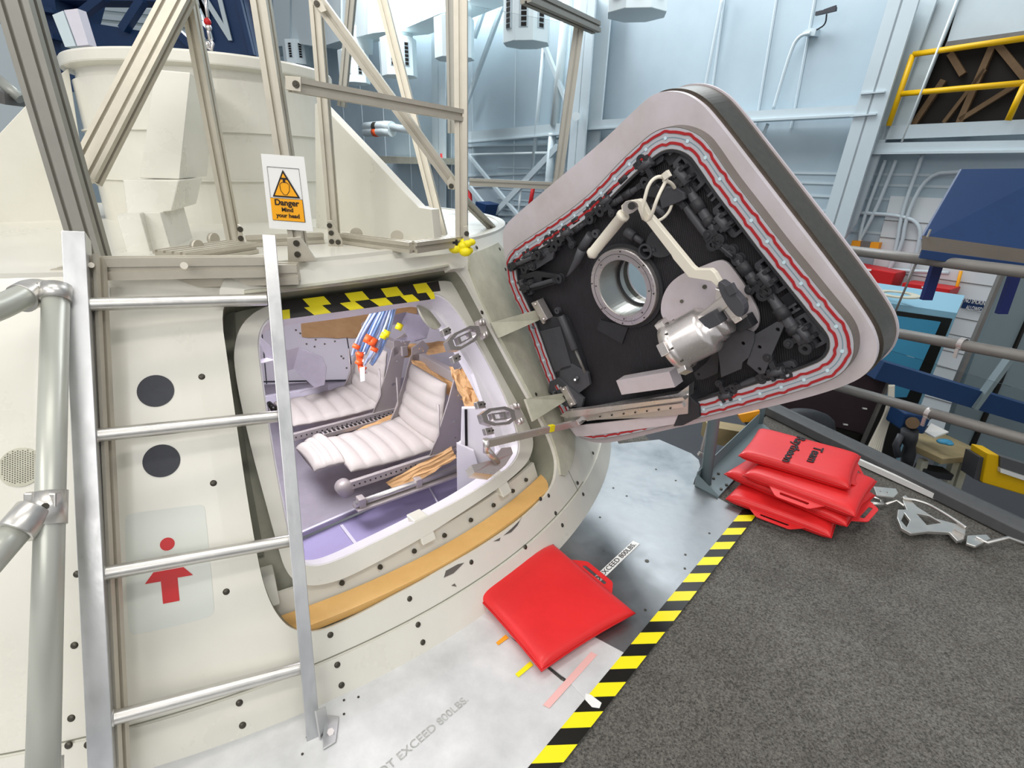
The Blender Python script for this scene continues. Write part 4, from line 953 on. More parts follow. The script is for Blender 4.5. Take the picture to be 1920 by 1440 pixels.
# chain track between the seats
tr = thing('cable_track', 'dark cable track lying between the two crew seats', 'cable track', zp(700, 790, 0))
a, c = P1 + s1_ * .47 - V((0, 0, .04)), P1 + s1_ * .47 + f1_ * .42 - V((0, 0, .04))
build('track_rail', MB().bar(a, c, .03, .02), 'seatm', tr, bevel=.001)
bb = MB()
for i in range(20): q = a.lerp(c, (i + .5) / 20) + V((0, 0, .011)); bb.box(q, f1_ * .006, s1_ * .011, V((0, 0, .001)))
build('track_link', bb, 'ytape_k', tr, kind='stuff')
build('cable', MB().tube(smooth_open([a - s1_ * .05, a.lerp(c, .4) - s1_ * .06, a.lerp(c, .8) - s1_ * .04, c - s1_ * .06, c + f1_ * .05 - s1_ * .09, c - s1_ * .10]), .004, 6), 'ytape_k', tr)
# aluminium bent brackets (angular pans)
def pan_bracket(label, pts_face, Y, depth):
    t = thing('angle_bracket', label, 'bracket', yp(pts_face[0][0], pts_face[0][1], Y))
    q = [yp(x, y, Y) for x, y in pts_face]; build('face_plate', MB().prism([q], (0, .006, 0)), 'silver', t, bevel=.001)
    n_ = len(q)
    for i in (0, n_ - 2): 
        build('side_flange', MB().prism([[q[i], q[i + 1], q[i + 1] + V((-.05, -depth, .0)), q[i] + V((-.05, -depth, 0))]], (0, 0, .004)), 'silver', t)
pan_bracket('angular bare metal bracket standing on the left part of the cabin floor', [(550, 692), (561, 652), (604, 670), (612, 690), (608, 722), (590, 727)], 2.6, .07)
pan_bracket('angular bare metal bracket beside the blue tube bundle, at the upper right', [(753, 605), (762, 586), (795, 592), (806, 612), (800, 634), (765, 632)], 2.62, .06)
pan_bracket('small metal bracket half hidden at the left edge of the hatchway', [(484, 640), (484, 628), (512, 655), (515, 676), (500, 672)], 2.5, .06)
t = thing('floor_fitting', 'long flat metal fitting with a dark knob behind the right ladder rail', 'fitting', zp(520, 760, 0))
build('beam', MB().bar(zp(470, 755, .06), zp(615, 730, .06), .02, .05), 'lilac', t, bevel=.002); build('knob', MB().cyl(zp(505, 757, .075), zp(512, 765, .075), .014, n=12).sph(zp(513, 766, .075), .017), 'ytape_k', t)
# hose bundle
hb = thing('tube_bundle', 'bundle of clear and blue tubes bound with orange and yellow ties', 'tube bundle', yp(700, 640, 2.3))
rnd = random.Random(3); base = [(722, 560), (700, 600), (680, 640), (672, 665)]; base2 = [(735, 570), (722, 612), (706, 650), (690, 678)]
for i in range(16):
    f_ = i / 15; src = base if i % 2 else base2; jx = rnd.uniform(-8, 8)
    Yd = 2.28 + rnd.uniform(-.05, .05)
    pts = [yp(src[0][0] + (f_ - .5) * 18, src[0][1] + rnd.uniform(-4, 4), Yd + .05), yp(src[1][0] + (f_ - .5) * 26, src[1][1], Yd), yp(src[2][0] + (f_ - .5) * 30, src[2][1] + jx, Yd), yp(src[3][0] + (f_ - .5) * 26, src[3][1] + jx, Yd + .03)]
    build('tube', MB().tube(smooth_open(pts, 2), .0058, 7), 'tubeb' if i % 3 else 'tubeb2', hb)
for (x, y), m_ in zip([(718, 572), (699, 641), (690, 636), (675, 665), (668, 650), (673, 680), (680, 690), (702, 655)], ['orange'] * 8):
    build('tie_band', MB().tube([yp(x - 6, y - 3, 2.22), yp(x + 6, y + 3, 2.22)], .020 if y < 645 else .011, 8), m_, hb)
for x, y in [(719, 630), (724, 626), (748, 613)]: build('connector', MB().tube([yp(x - 5, y - 3, 2.22), yp(x + 6, y + 2, 2.22)], .015, 8), 'yellow', hb)
for k in range(5): build('tube_end', MB().tube(smooth_open([yp(668 + 4 * k, 660, 2.24), yp(672 + 2 * k, 684, 2.22), yp(676 + 3 * k, 700, 2.22)], 1), .004, 6), 'orange' if k < 4 else 'sign', hb)
build('tag', MB().prism([[yp(x, y, 2.2) for x, y in [(674, 690), (684, 688), (684, 714), (676, 716)]]], (0, .003, 0)), 'sign', hb)
# perforated disc on the curved lining
t = build('round_grille', on_cone(MB(), [[(a + 0, z) for a, z in [(lambda c: (c[0] + .035 * math.cos(2 * PI * i / 28), c[1] + .065 * math.sin(2 * PI * i / 28)))(cone_az(805, 580, -.15)) for i in range(28)]]], -.158, -.15), 'cream_d', cap)

# ================================================================== FRAME OF ALUMINIUM PROFILES ON THE DECK
efr = thing('extrusion_frame', 'tall frame of slotted aluminium profiles standing on the capsule deck', 'frame', zp(440, 460, ZD))
def post(name, base_px, top_px, w_, slots=1, z=ZD, m_='ext', vertical=True, y2=None, h=None):
    p = zp(*base_px, z); q = yp(top_px[0], top_px[1], y2 if y2 is not None else p.y)
    q = p + (q - p) * 1.08; b = tslot(MB(), p, q, w_, slots, (0, 1, 0), h)
    return build(name, b, m_, efr), p, q
post('upright', (178, 500), (33, 0), .072, 2, m_='ext_g', h=.036)
post('upright', (440, 458), (354, 0), .034)
_, p3, q3 = post('upright', (565, 490), (489, 0), .036)
post('upright', (628, 452), (592, 0), .032)
_, pD_, qD_ = post('upright', (866, 462), (864, 0), .038, 1)
def member(name, a, Ya, c, Yc, w_, m_='ext', slots=1, h=None):
    p, q = yp(a[0], a[1], Ya), yp(c[0], c[1], Yc); return build(name, tslot(MB(), p, q, w_, slots, (0, 1, 0), h), m_, efr)
member('diagonal_brace', (158, 335), 1.42, (340, -15), 1.75, .066, slots=2, h=.034)
member('crossbar', (545, 158), p3.y, (868, 217), pD_.y, .033)
member('diagonal_brace', (592, -6), 1.84, (850, 345), 1.90, .034)
member('upright', (843, -10), 2.45, (847, 250), 2.45, .03, 'ext_g')
member('upright', (715, -10), 2.6, (832, 452), 2.15, .038)
member('upright', (660, -10), 3.2, (641, 200), 3.2, .04, 'ext_g')
member('upright', (1088, 30), 2.9, (1044, 350), 2.9, .045, 'ext_g')
member('crossbar', (985, -8), 2.35, (1118, 52), 3.0, .045, 'ext_g')
member('crossbar', (880, 341), 2.85, (1046, 349), 2.9, .035, 'ext_g')
member('diagonal_brace', (868, 372), 2.2, (935, 440), 2.5, .03, 'ext_g')
build('clear_panel', MB().prism([[yp(x, y, 2.87) for x, y in [(884, 10), (1070, 45), (1040, 335), (884, 335)]]], (0, .004, 0)), 'plexi', efr, label='clear sheet in the right frame')
def dbar(a, c, w_, slots=1, m_='ext', h=None, z=None):
    h = h or w_; zc = (z if z is not None else ZD) + h / 2 + .001
    build('base_rail', tslot(MB(), zp(a[0], a[1], zc), zp(c[0], c[1], zc), w_, slots, (0, 0, 1), h), m_, efr)
dbar((462, 452), (606, 446), .032); dbar((640, 446), (775, 464), .032); dbar((775, 464), (862, 452), .032)
dbar((318, 482), (455, 462), .12, 4, h=.03)
dbar((110, 522), (560, 512), .05, 1, h=.05, z=ZD - .045)
build('front_rail', tslot(MB(), dp(180, 503, 1.24), dp(498, 499, 1.36), .05, 1, (0, 1, 0), .034), 'ext', efr)
build('rail_knob', MB().cyl(dp(345, 498, 1.26), dp(345, 498, 1.235), .008, n=12), 'natural', efr)
def gusset(px, z=ZD, w_=.035):
    q = [V(p) for p in px]; return q
def gus(name, pts, Y, hs, th=.006):
    q = [yp(x, y, Y) for x, y in pts]; ph = [[yp(x, y, Y) + V((.005 * math.cos(2 * PI * i / 10), 0, .005 * math.sin(2 * PI * i / 10))) for i in range(10)] for x, y in hs]
    g = build('corner_gusset', MB().prism([q], (0, th, 0)), 'ext', efr, bevel=.001)
    for x, y in hs:
        c = yp(x, y, Y - .001); build('bolt', MB().cyl(c, c - V((0, .003, 0)), .008, n=12).cyl(c - V((0, .003, 0)), c - V((0, .004, 0)), .004, n=6), 'screw', g)
gus('g', [(538, 446), (563, 444), (594, 490), (540, 492)], p3.y - .025, [(556, 456), (558, 477), (545, 486)][:2])
gus('g', [(445, 420), (450, 424), (459, 462), (455, 474), (446, 478)], 1.60, [(451, 430), (452, 447), (454, 464)])
gus('g', [(613, 414), (622, 413), (642, 452), (642, 462), (616, 462)], 1.78, [(618, 423), (621, 437), (622, 453), (634, 454)])
gus('g', [(868, 425), (877, 423), (880, 452), (870, 456)], pD_.y - .03, [(875, 438)])
gus('g', [(838, 340), (846, 330), (856, 345), (852, 356), (840, 354)], 1.86, [(846, 349)])
gus('g', [(590, -4), (604, 2), (612, 20), (602, 24), (590, 12)], 1.80, [(594, 7)])
gus('g', [(142, 322), (160, 328), (165, 345), (156, 360), (142, 345)], 1.40, [(157, 349)])
gus('g', [(534, 142), (564, 144), (564, 172), (535, 168)], p3.y - .025, [(555, 158)])
for x, y in [(366, 462), (397, 448)] :
    c = zp(x, y, ZD + .03); o = build('foot_disc', MB().cyl(c, c + V((.012, -.004, 0)), .018, n=18).box(c + V((.02, .0, -.02)), (.025, 0, 0), (0, .012, 0), (0, 0, .003)), 'ext', efr)
for x, y in [(669, 438), (745, 443)]:
    c = zp(x, y, ZD + .025); o = build('foot_disc', MB().cyl(c, c + V((0, -.012, 0)), .020, n=18).cyl(c, c + V((0, -.014, 0)), .008, n=10).box(c + V((.0, -.01, -.022)), (.028, 0, 0), (0, .014, 0), (0, 0, .003)), 'ext', efr)
# yellow foam wrapped at the post foot
b = MB(); rnd = random.Random(5)
for i in range(7): b.sph(pD_ + V((rnd.uniform(-.02, .035), rnd.uniform(-.04, -.01), rnd.uniform(-.012, .02))), rnd.uniform(.012, .018), 6, (1.2, .8, .9))
yw = build('tape_wrap', b, 'yellow', None); tag(yw, 'crumpled yellow tape wrapped at the foot of the right upright', 'tape')
b = MB(); b.box(pD_ + V((-.022, -.03, .012)), (.012, 0, 0), (0, .012, 0), (0, 0, .014)); build('black_patch', b, 'ytape_k', yw)
# danger sign
sg = thing('danger_sign', 'white laminated sign with an amber warning triangle reading Danger Mind your head', 'sign', yp(536, 360, p3.y - .03))
q = [yp(x, y, p3.y - .03) for x, y in [(489, 288), (570, 294), (587, 434), (505, 428)]]
def bil(u_, v_, o=0.0): return q[0].lerp(q[1], u_).lerp(q[3].lerp(q[2], u_), v_) + V((0, -o, 0))
build('sign_sheet', MB().prism([q], (0, .0015, 0)), 'sign', sg)
fr = [bil(.11, .16, .001), bil(.85, .16, .001), bil(.85, .88, .001), bil(.11, .88, .001)]; cF = sum(fr, V((0, 0, 0))) / 4
build('frame_line', MB().prism([fr, [cF + (p - cF) * .985 for p in fr]], (0, -.0004, 0)), 'blackink', sg)
build('amber_field', MB().prism([[bil(.11, .575, .0015), bil(.84, .575, .0015), bil(.84, .875, .0015), bil(.11, .875, .0015)]], (0, -.0004, 0)), 'signy', sg)
build('amber_field_edge', MB().prism([[bil(.11, .57, .0012), bil(.845, .57, .0012), bil(.845, .88, .0012), bil(.105, .88, .0012)]], (0, -.0002, 0)), 'blackink', sg)
build('triangle', MB().prism([[bil(.47, .19, .0015), bil(.80, .555, .0015), bil(.17, .555, .0015)]], (0, -.0005, 0)), 'blackink', sg)
build('triangle_fill', MB().prism([[bil(.47, .235, .002), bil(.745, .535, .002), bil(.225, .535, .002)]], (0, -.0005, 0)), 'signy', sg)
c = bil(.475, .44, .003); xd = (q[1] - q[0]).normalized(); yd = (q[0] - q[3]).normalized()
hdp = [c + xd * a + yd * b_ for a, b_ in [(-.012, .010), (-.006, .015), (.006, .015), (.012, .010), (.011, -.004), (.004, -.014), (-.004, -.014), (-.011, -.004)]]
build('head_outline', MB().tube(hdp, .0007, 6, close=True), 'blackink', sg)
build('hook_mark', MB().prism([[c + xd * a + yd * b_ for a, b_ in [(-.010, .026), (.010, .026), (.010, .022), (.003, .022), (.003, .015), (-.003, .015), (-.003, .022), (-.010, .022)]]], (0, -.0005, 0)), 'blackink', sg)
sw = (q[1] - q[0]).length
text('lettering', 'Danger', bil(.475, .63, .0021), xd, yd, .020, 'blackink', sg, fit=sw * .58, bold=.0005)
text('lettering', 'Mind', bil(.475, .725, .0021), xd, yd, .014, 'blackink', sg, fit=sw * .27, bold=.0003); text('lettering', 'your head', bil(.475, .805, .0021), xd, yd, .014, 'blackink', sg, fit=sw * .56, bold=.0003)

# ================================================================== LADDER
lad = thing('ladder', 'bare aluminium ladder leaning against the capsule left of the hatchway', 'ladder', zp(610, 1400))
LT, LB_ = dp(137, 433, 1.17), dp(190, 1460, 1.055); RT_, RB_ = dp(504, 440, 1.345), dp(589, 1392, 1.226)
lx = (RT_ - LT).normalized(); lz = (LT - LB_).normalized(); ly = lx.cross(lz).normalized()
if ly.dot(FW) < 0: ly = -ly
def channel(p, q, wd, dep, th=.0025, sgn=1):
    "rail: a flat face towards the camera with flanges going back"
    d = (q - p); z = d.normalized(); x = (lx - z * lx.dot(z)).normalized(); y = z.cross(x); y = y if y.dot(FW) > 0 else -y
    pr = [(0, 0), (wd, 0), (wd, dep), (wd - .012, dep), (wd - .012, dep - th), (wd - th, dep - th), (wd - th, th), (0, th)] if sgn > 0 else [(0, 0), (wd, 0), (wd, th), (th, th), (th, dep), (0, dep)]
    return MB().prism([[p + x * (a - wd / 2) + y * b_ for a, b_ in pr]], d)
build('side_rail', channel(LB_, LT, .041, .055), 'alu', lad, bevel=.0012)
build('side_rail', channel(RB_, RT_, .030, .040), 'alu', lad, bevel=.0012)
for (x0, y0), (x1, y1) in [((160, 571), (500, 562)), ((176, 817), (520, 781)), ((190, 1076), (542, 1014)), ((206, 1348), (565, 1252))]:
    fL = (y0 - 433) / (1460 - 433); fR = (y1 - 440) / (1392 - 440)
    dL = 1.17 + (1.055 - 1.17) * fL + .02; dR = 1.345 + (1.226 - 1.345) * fR + .015
    p, q = dp(x0, y0, dL), dp(x1, y1, dR); x_, y_, z_ = frame(q - p); R_ = .0145; nn = 28
    ring = [(R_ * (1 - .05 * (i % 2))) for i in range(nn)]
    vs = [e + (x_ * math.cos(2 * PI * i / nn) + y_ * math.sin(2 * PI * i / nn)) * ring[i] for e in (p, q) for i in range(nn)]
    b = MB().add(vs, [(i, (i + 1) % nn, nn + (i + 1) % nn, nn + i) for i in range(nn)], True)
    r_ = build('rung', b, 'alu_r', lad)
    build('weld_collar', MB().lathe(p, q - p, [(.0148, -.002), (.0175, 0), (.0165, .006), (.0148, .008)], 20), 'alu_r', r_)
# backing profile behind the left rail
bp0, bp1 = dp(170, 482, 1.22), dp(214, 1470, 1.10)
build('backing_profile', tslot(MB(), bp1, bp0, .050, 2, (0, 1, 0), .03), 'ext', lad)
build('cap_screw', MB().cyl(dp(161, 497, 1.20), dp(161, 497, 1.185), .006, n=12), 'natural', lad); build('cap_screw', MB().cyl(dp(171, 497, 1.20), dp(171, 497, 1.185), .006, n=12), 'natural', lad)
a = zp(606, 1405); build('foot_bracket', MB().prism([[zp(x, y, .001) for x, y in [(605, 1340), (636, 1345), (630, 1392), (606, 1407)]]], (0, 0, .004)).prism([[RB_ + V((.012, .0, -.005)), RB_ + V((.012, .05, -.005)), RB_ + V((.012, .05, .05)), RB_ + V((.012, .0, .10))]], (.004, 0, 0)), 'alu', lad, bevel=.001)
build('foot_bolt', MB().cyl(zp(620, 1372, .005), zp(620, 1372, .010), .008, n=6), 'steel', lad)

# ================================================================== HANDRAIL PIPES AT THE LEFT
hr = thing('pipe_handrail', 'grey pipe handrail with clamp fittings at the left edge', 'handrail', dp(80, 1440, .92))
pt, pb = dp(105, 548, 1.13), dp(79, 1500, .90)
build('post', MB().cyl(pb, pt, .0235, n=28), 'pipe', hr)
j1 = dp(62, 552, 1.13); fa = dp(-60, 590, .98)
build('top_pipe', MB().tube(smooth_open([fa, dp(-20, 585, 1.02), dp(30, 562, 1.08), dp(60, 549, 1.13)], 2), .0235, 24), 'pipe', hr)
build('elbow_fitting', MB().tube(smooth_open([dp(40, 560, 1.10), dp(62, 548, 1.13), dp(84, 552, 1.14)], 2), [.030] * 9 if False else .0295, 20), 'alu_r', hr)
build('collar', MB().cyl(dp(104, 565, 1.125), dp(106, 537, 1.135), .027, n=24), 'alu_r', hr)
jj = dp(93, 955, 1.02)
build('collar', MB().cyl(dp(94, 922, 1.025), dp(92, 985, 1.01), .0275, n=24), 'alu_r', hr)
build('lower_pipe', MB().cyl(dp(-70, 1110, .88), dp(52, 972, .99), .0235, n=28), 'pipe', hr)
build('swivel_fitting', MB().cyl(dp(28, 1000, .965), dp(66, 955, 1.0), .030, n=24).box(dp(80, 945, 1.01), RT * .03, UP * .022, FW * .008), 'alu_r', hr, bevel=.003)
build('set_screw', MB().cyl(dp(85, 949, 1.0), dp(85, 949, .992), .006, n=8), 'screw', hr)
build('base_cuff', MB().cyl(dp(82, 1428, .925), dp(81, 1475, .91), .027, n=24), 'alu_r', hr)

# ================================================================== RED CUSHIONS
def cushion_body(c, ex, ey, ez, A, B_, T, N=22, droop=None):
    vs = []; fs = []
    def prof(s_): return (1 - abs(s_)**9)**.38
    for top in (1, -1):
        for i in range(N + 1):
            for j in range(N + 1):
                s_ = math.sin(PI / 2 * (-1 + 2 * i / N)); t_ = math.sin(PI / 2 * (-1 + 2 * j / N))
                h = T / 2 * prof(s_) * prof(t_) * top * (1.0 if top > 0 else .9)
                pin = 1 - .035 * (1 - t_ * t_) * abs(s_)**8; pin2 = 1 - .03 * (1 - s_ * s_) * abs(t_)**8
                vs.append(c + ex * (A / 2 * s_ * pin) + ey * (B_ / 2 * t_ * pin2) + ez * (h + (droop(s_, t_) if droop else 0)))
    K1 = N + 1; n0 = K1 * K1
    for i in range(N):
        for j in range(N):
            a = i * K1 + j; fs += [(a, a + 1, a + K1 + 1, a + K1), (n0 + a, n0 + a + K1, n0 + a + K1 + 1, n0 + a + 1)]
    return MB().add(vs, fs, True)
def make_cushion(label, c, ex, ey, A, B_, T, hside=(0, 1), ez=V((0, 0, 1)), hdrop=0.0, group='red seat cushions'):
    ez = ez.normalized(); ex = (ex - ez * ex.dot(ez)).normalized(); ey = (ey - ez * ey.dot(ez)).normalized()
    t = thing('seat_cushion', label, 'cushion', c - ez * T / 2, group)
    build('cover', cushion_body(c, ex, ey, ez, A, B_, T), 'red', t)
    cor = []
    for (s0, t0, s1, t1) in ((-1, -1, 1, -1), (1, -1, 1, 1), (1, 1, -1, 1), (-1, 1, -1, -1)):
        for k in range(8):
            f_ = k / 8; s_ = s0 + (s1 - s0) * f_; t_ = t0 + (t1 - t0) * f_
            pin = 1 - .035 * (1 - t_ * t_) * abs(s_)**8; pin2 = 1 - .03 * (1 - s_ * s_) * abs(t_)**8
            cor.append(c + ex * (A / 2 * s_ * pin) * 1.006 + ey * (B_ / 2 * t_ * pin2) * 1.006)
    build('piping', MB().tube(cor, .0028, 8, close=True), 'red_d', t)
    hx, hy = (ex, ey) if hside[1] else (ey, ex); Bh = B_ if hside[1] else A; sg_ = hside[0] + hside[1]; hx = hx if True else hx
    o = c + hy * sg_ * Bh / 2 * .97; out = hy * sg_ - ez * hdrop
    out.normalize(); Q = lambda a, b_: o + hx * a + out * b_
    outer_ = [Q(-.10, 0), Q(-.062, .042), Q(-.052, .047), Q(.052, .047), Q(.062, .042), Q(.10, 0)]
    inn = [Q(-.048, .017), Q(-.050, .023), Q(-.046, .030), Q(.046, .030), Q(.050, .023), Q(.048, .017)]
    build('handle', MB().prism([outer_, inn], -ez * .004), 'red', t, bevel=.0012)
    return t, c, ex, ey, ez
cc = [zp(x, y, .022) for x, y in ((1030, 1022), (1172, 1142), (1022, 1268), (890, 1102))]
ctr = sum(cc, V((0, 0, 0))) / 4; ex = (cc[1] - cc[0]).normalized(); ey = (cc[3] - cc[0]); ey = (ey - ex * ey.dot(ex)).normalized()
exl = ((cc[1] - cc[0]).length + (cc[2] - cc[3]).length) / 2; eyl = ((cc[3] - cc[0]).length + (cc[2] - cc[1]).length) / 2
ctr.z = .025
def rotz(v, a): a = math.radians(a); return V((v.x * math.cos(a) - v.y * math.sin(a), v.x * math.sin(a) + v.y * math.cos(a), 0))
# handle on the upper right side (between top and right corners)
make_cushion('single red vinyl cushion lying alone on the grey metal plate', ctr, ex, -ey, exl + .012, eyl + .012, .045, (0, 1), group=None)
# stack of four
def stack_c(label, px4, z, T, hs, hd=0.0, tilt=V((0, 0, 1)), A=None, B=None):
    cz = [zp(x, y, z) for x, y in px4]; c = sum(cz, V((0, 0, 0))) / 4; ex = (cz[1] - cz[0] + cz[2] - cz[3]).normalized(); ey = (cz[3] - cz[0] + cz[2] - cz[1]); ey = (ey - ex * ey.dot(ex)).normalized()
    la = ((cz[1] - cz[0]).length + (cz[2] - cz[3]).length) / 2; lb_ = ((cz[3] - cz[0]).length + (cz[2] - cz[1]).length) / 2
    return make_cushion(label, c, ex, ey, A or la, B or lb_, T, hs, tilt, hd)
TT = .05
stack_c('red vinyl cushion at the bottom of the stack on the carpet', [(1400, 880), (1590, 935), (1556, 1012), (1372, 935)], .026, TT, (0, 1), .0)
stack_c('red vinyl cushion second from the bottom of the stack, corner sticking out left', [(1412, 842), (1622, 925), (1607, 992), (1370, 895)], .070, TT, (1, 0))
stack_c('red vinyl cushion second from the top of the stack, slotted handle facing front', [(1432, 830), (1628, 905), (1618, 966), (1414, 905)], .112, TT, (0, 1), .25)
tc, c, ex, ey, ez = stack_c('red vinyl cushion on top of the stack, with black printed words', [(1415, 800), (1610, 860), (1594, 912), (1396, 862)], .154, TT, (1, 0), .8)
lnE = (zp(1400, 854, .15) - zp(1415, 794, .15)).length
text('lettering', 'Team', c + ez * .0262 + ex * .050 + ey * .004, ey, ex, .048, 'blackink', tc, fit=lnE * .46, bold=.0009, thick=.0014)
text('lettering', 'Raytheon', c + ez * .0262 - ex * .025 + ey * .004, ey, ex, .048, 'blackink', tc, fit=lnE * .78, bold=.0009, thick=.0014)

# ================================================================== HALL STEELWORK ON THE RIGHT WALL
def wpoly(pts, off, th): return MB().prism([[wp(x, y, off) for x, y in pts]], -WN * th)
def column(n_, label, flange, side, off):
    t = thing('steel_column', label, 'column', wp(*flange[3], off), 'painted steel columns of the hall')
    build('front_flange', wpoly(flange, off, .04), 'wallsteel', t); build('web', wpoly(side, off - .25, .04), 'wallsteel', t)
    a, c = wp(*flange[1], off), wp(*flange[2], off); m_ = (wp(*flange[0], off) + a) / 2; m2 = (wp(*flange[3], off) + c) / 2
    build('stem', MB().prism([[m_, m2, m2 - WN * .5, m_ - WN * .5]], W1 * .03), 'wallsteel', t)
    return t
cA = column(1, 'wide pale painted steel column right of the hatch, before the yellow railing', [(1668, -10), (1726, -10), (1582, 450), (1526, 470)], [(1726, -10), (1760, -10), (1650, 290), (1604, 420), (1582, 450)], .55)
for (x0, y0, x1, y1) in [(1614, 176, 1660, 172), (1595, 218, 1644, 214)]:
    build('stiffener', MB().bar(wp(x0, y0, .56), wp(x1, y1, .56), .05, .02), 'wallsteel', cA)
cB = column(2, 'pale painted steel column directly behind the upper left edge of the hatch', [(1090, -10), (1117, -10), (1092, 330), (1062, 330)], [(1117, -10), (1148, -10), (1120, 300), (1092, 330)], .5)
cC = column(3, 'distant pale steel column behind the upright with the worn paint', [(808, -10), (835, -10), (835, 440), (812, 440)], [(835, -10), (846, -10), (846, 440), (835, 440)], .3)
def beam(label, pts, off=.35, th=.3, flange=True, name='steel_beam', m_='wallsteel'):
    b = wpoly(pts, off, .03); o = build(name, b, m_, None); tag(o, label, 'beam', 'wall beams between the columns' if name == 'steel_beam' else None)
    a, c = pts[3], pts[2]; build('lower_flange', MB().bar(wp(a[0], a[1], off - .1), wp(c[0], c[1], off - .1), .3, .03), m_, o); return o
beam('pale horizontal beam on the wall right above the hatch corner', [(1100, 226), (1618, 196), (1612, 217), (1104, 243)])
beam('pale horizontal beam left of the second column, behind the slotted frame', [(876, 247), (1060, 230), (1060, 252), (876, 268)])
beam('pale horizontal beam under the opening with the yellow railing', [(1630, 268), (1960, 262), (1960, 284), (1626, 288)])
for i, (a, c, w_, lb) in enumerate([((1046, 275), (905, 425), .16, 'broad pale diagonal brace crossing behind the slotted frame'), ((876, 345), (960, 450), .14, 'pale diagonal brace running down to the deck rim'), ((876, 288), (985, 420), .09, 'thin pale diagonal brace behind the crossing braces'),
                       ((948, -5), (876, 192), .12, 'grey diagonal brace left of the large air outlet'), ((912, 5), (890, 70), .12, 'short grey diagonal brace under the far duct'), ((1022, 88), (1062, 190), .10, 'pale diagonal brace under the large air outlet')]):
    o = build('diagonal_strut', MB().bar(wp(*a, .35), wp(*c, .35), w_, .08, WN), 'wallsteel', None); tag(o, lb, 'brace', 'diagonal wall braces')
for i, (a, c, r_, m_, lb) in enumerate([((1020, 90), (998, 330), .055, 'wallsteel', 'thin pale vertical pipe below the large air outlet'), ((1064, -5), (1040, 235), .11, 'duct', 'thick white vertical pipe beside the second column'), ((1036, 250), (1022, 430), .10, 'wallsteel', 'pale vertical pipe continuing below the wall beam'),
                       ((876, 290), (1042, 286), .03, 'duct', 'thin white horizontal pipe under the wall beam'), ((1000, 350), (991, 400), .055, 'redp', 'short red pipe left of the hatch edge'), ((880, 345), (885, 420), .06, 'redp', 'red pipe beside the right upright'), ((828, 288), (830, 330), .05, 'redp', 'small red pipe behind the diagonal brace'),
                       ((976, 358), (972, 400), .03, 'duct', 'thin white pipe stub between the braces')]):
    o = build('service_pipe', MB().cyl(wp(*a, .3), wp(*c, .3), r_, n=14), m_, None); tag(o, lb, 'pipe')
# conduits
for pts, lb in [([(1520, 62), (1500, 66), (1484, 90), (1450, 205)], 'thin conduit curving down from the antenna box'), ([(1440, 232), (1420, 280)], 'thin cable hanging below the wall beam'),
            ([(1355, -5), (1322, 165)], 'white vertical conduit above the hatch top'), ([(1680, 300), (1640, 400), (1600, 470)], 'white conduit right of the wide column'), ([(1730, 290), (1690, 400), (1680, 470), (1650, 550)], 'white conduit reaching the amber box'),
            ([(1800, 322), (1740, 325), (1700, 400), (1690, 470), (1640, 545)], 'white bent conduit left of the blue tray'), ([(1600, 398), (1700, 405), (1728, 425), (1720, 470), (1700, 540)], 'thick white looping conduit beside the blue tray'), ([(1570, 500), (1780, 512)], 'white horizontal conduit above the red cabinets'), ([(1660, 300), (1615, 420), (1610, 470)], 'thin conduit running down beside the wide column')]:
    o = build('conduit', MB().tube(smooth_open([wp(x, y, .13) for x, y in pts], 2), .028, 8), 'wallsteel', None); tag(o, lb, 'conduit', None)
o = build('conduit', MB().cyl(wp(1802, 508, .13), wp(1788, 562, .13), .022, n=8), 'signy', None); tag(o, 'short orange conduit above the no smoking sign', 'conduit')
an = thing('bar_antenna', 'small dark bar antenna with a cable on the wall, top right', 'antenna', wp(1550, 24, .3))
build('antenna_bar', MB().bar(wp(1530, 26, .3), wp(1568, 17, .3), .05, .05), 'dotgrey', an); build('antenna_stub', MB().bar(wp(1545, 20, .3), wp(1568, 12, .3), .03, .03), 'dotgrey', an)
build('junction_box', MB().prism([[wp(x, y, .12) for x, y in [(1505, 60), (1518, 52), (1531, 53), (1527, 67), (1508, 67)]]], -WN * .12), 'wallsteel', an)
build('cable', MB().tube(smooth_open([wp(1531, 56, .12), wp(1548, 46, .12), wp(1550, 26, .2)], 2), .012, 6), 'dotgrey', an)
# opening with yellow railing
op = thing('loading_opening', 'dark opening high in the right wall with brown trusses behind it', 'opening', wp(1780, 230))
build('dark_recess', wpoly([(1712, -20), (1960, -20), (1960, 226), (1690, 236), (1656, 262)], .03, .02), 'dark', op)
build('side_panel', wpoly([(1755, -20), (1806, -20), (1700, 245), (1658, 250)], .20, .05), 'wallsteel', op); build('side_strip', wpoly([(1730, -20), (1752, -20), (1655, 255), (1645, 262)], .26, .05), 'rail', op)
build('shutter', wpoly([(1806, -20), (1960, -20), (1960, 54), (1775, 80)], .15, .05), 'wallsteel', op); build('shutter_edge', wpoly([(1775, 78), (1960, 52), (1960, 66), (1770, 90)], .18, .05), 'rail', op)
build('opening_sill', wpoly([(1656, 236), (1960, 222), (1960, 250), (1648, 262)], .30, .2), 'wallsteel', op)
for a, c, w_ in [((1862, 85), (1798, 232), .10), ((1872, 85), (1925, 150), .10), ((1905, 160), (1800, 225), .08), ((1782, 100), (1806, 140), .10), ((1770, 150), (1712, 235), .10), ((1848, 130), (1770, 230), .06)]:
    build('truss_member', MB().bar(wp(*a, .07), wp(*c, .07), w_ * .75, .06, WN), 'brown', op)
yr = thing('yellow_railing', 'yellow safety railing across the dark wall opening', 'railing', wp(1700, 235, .4))
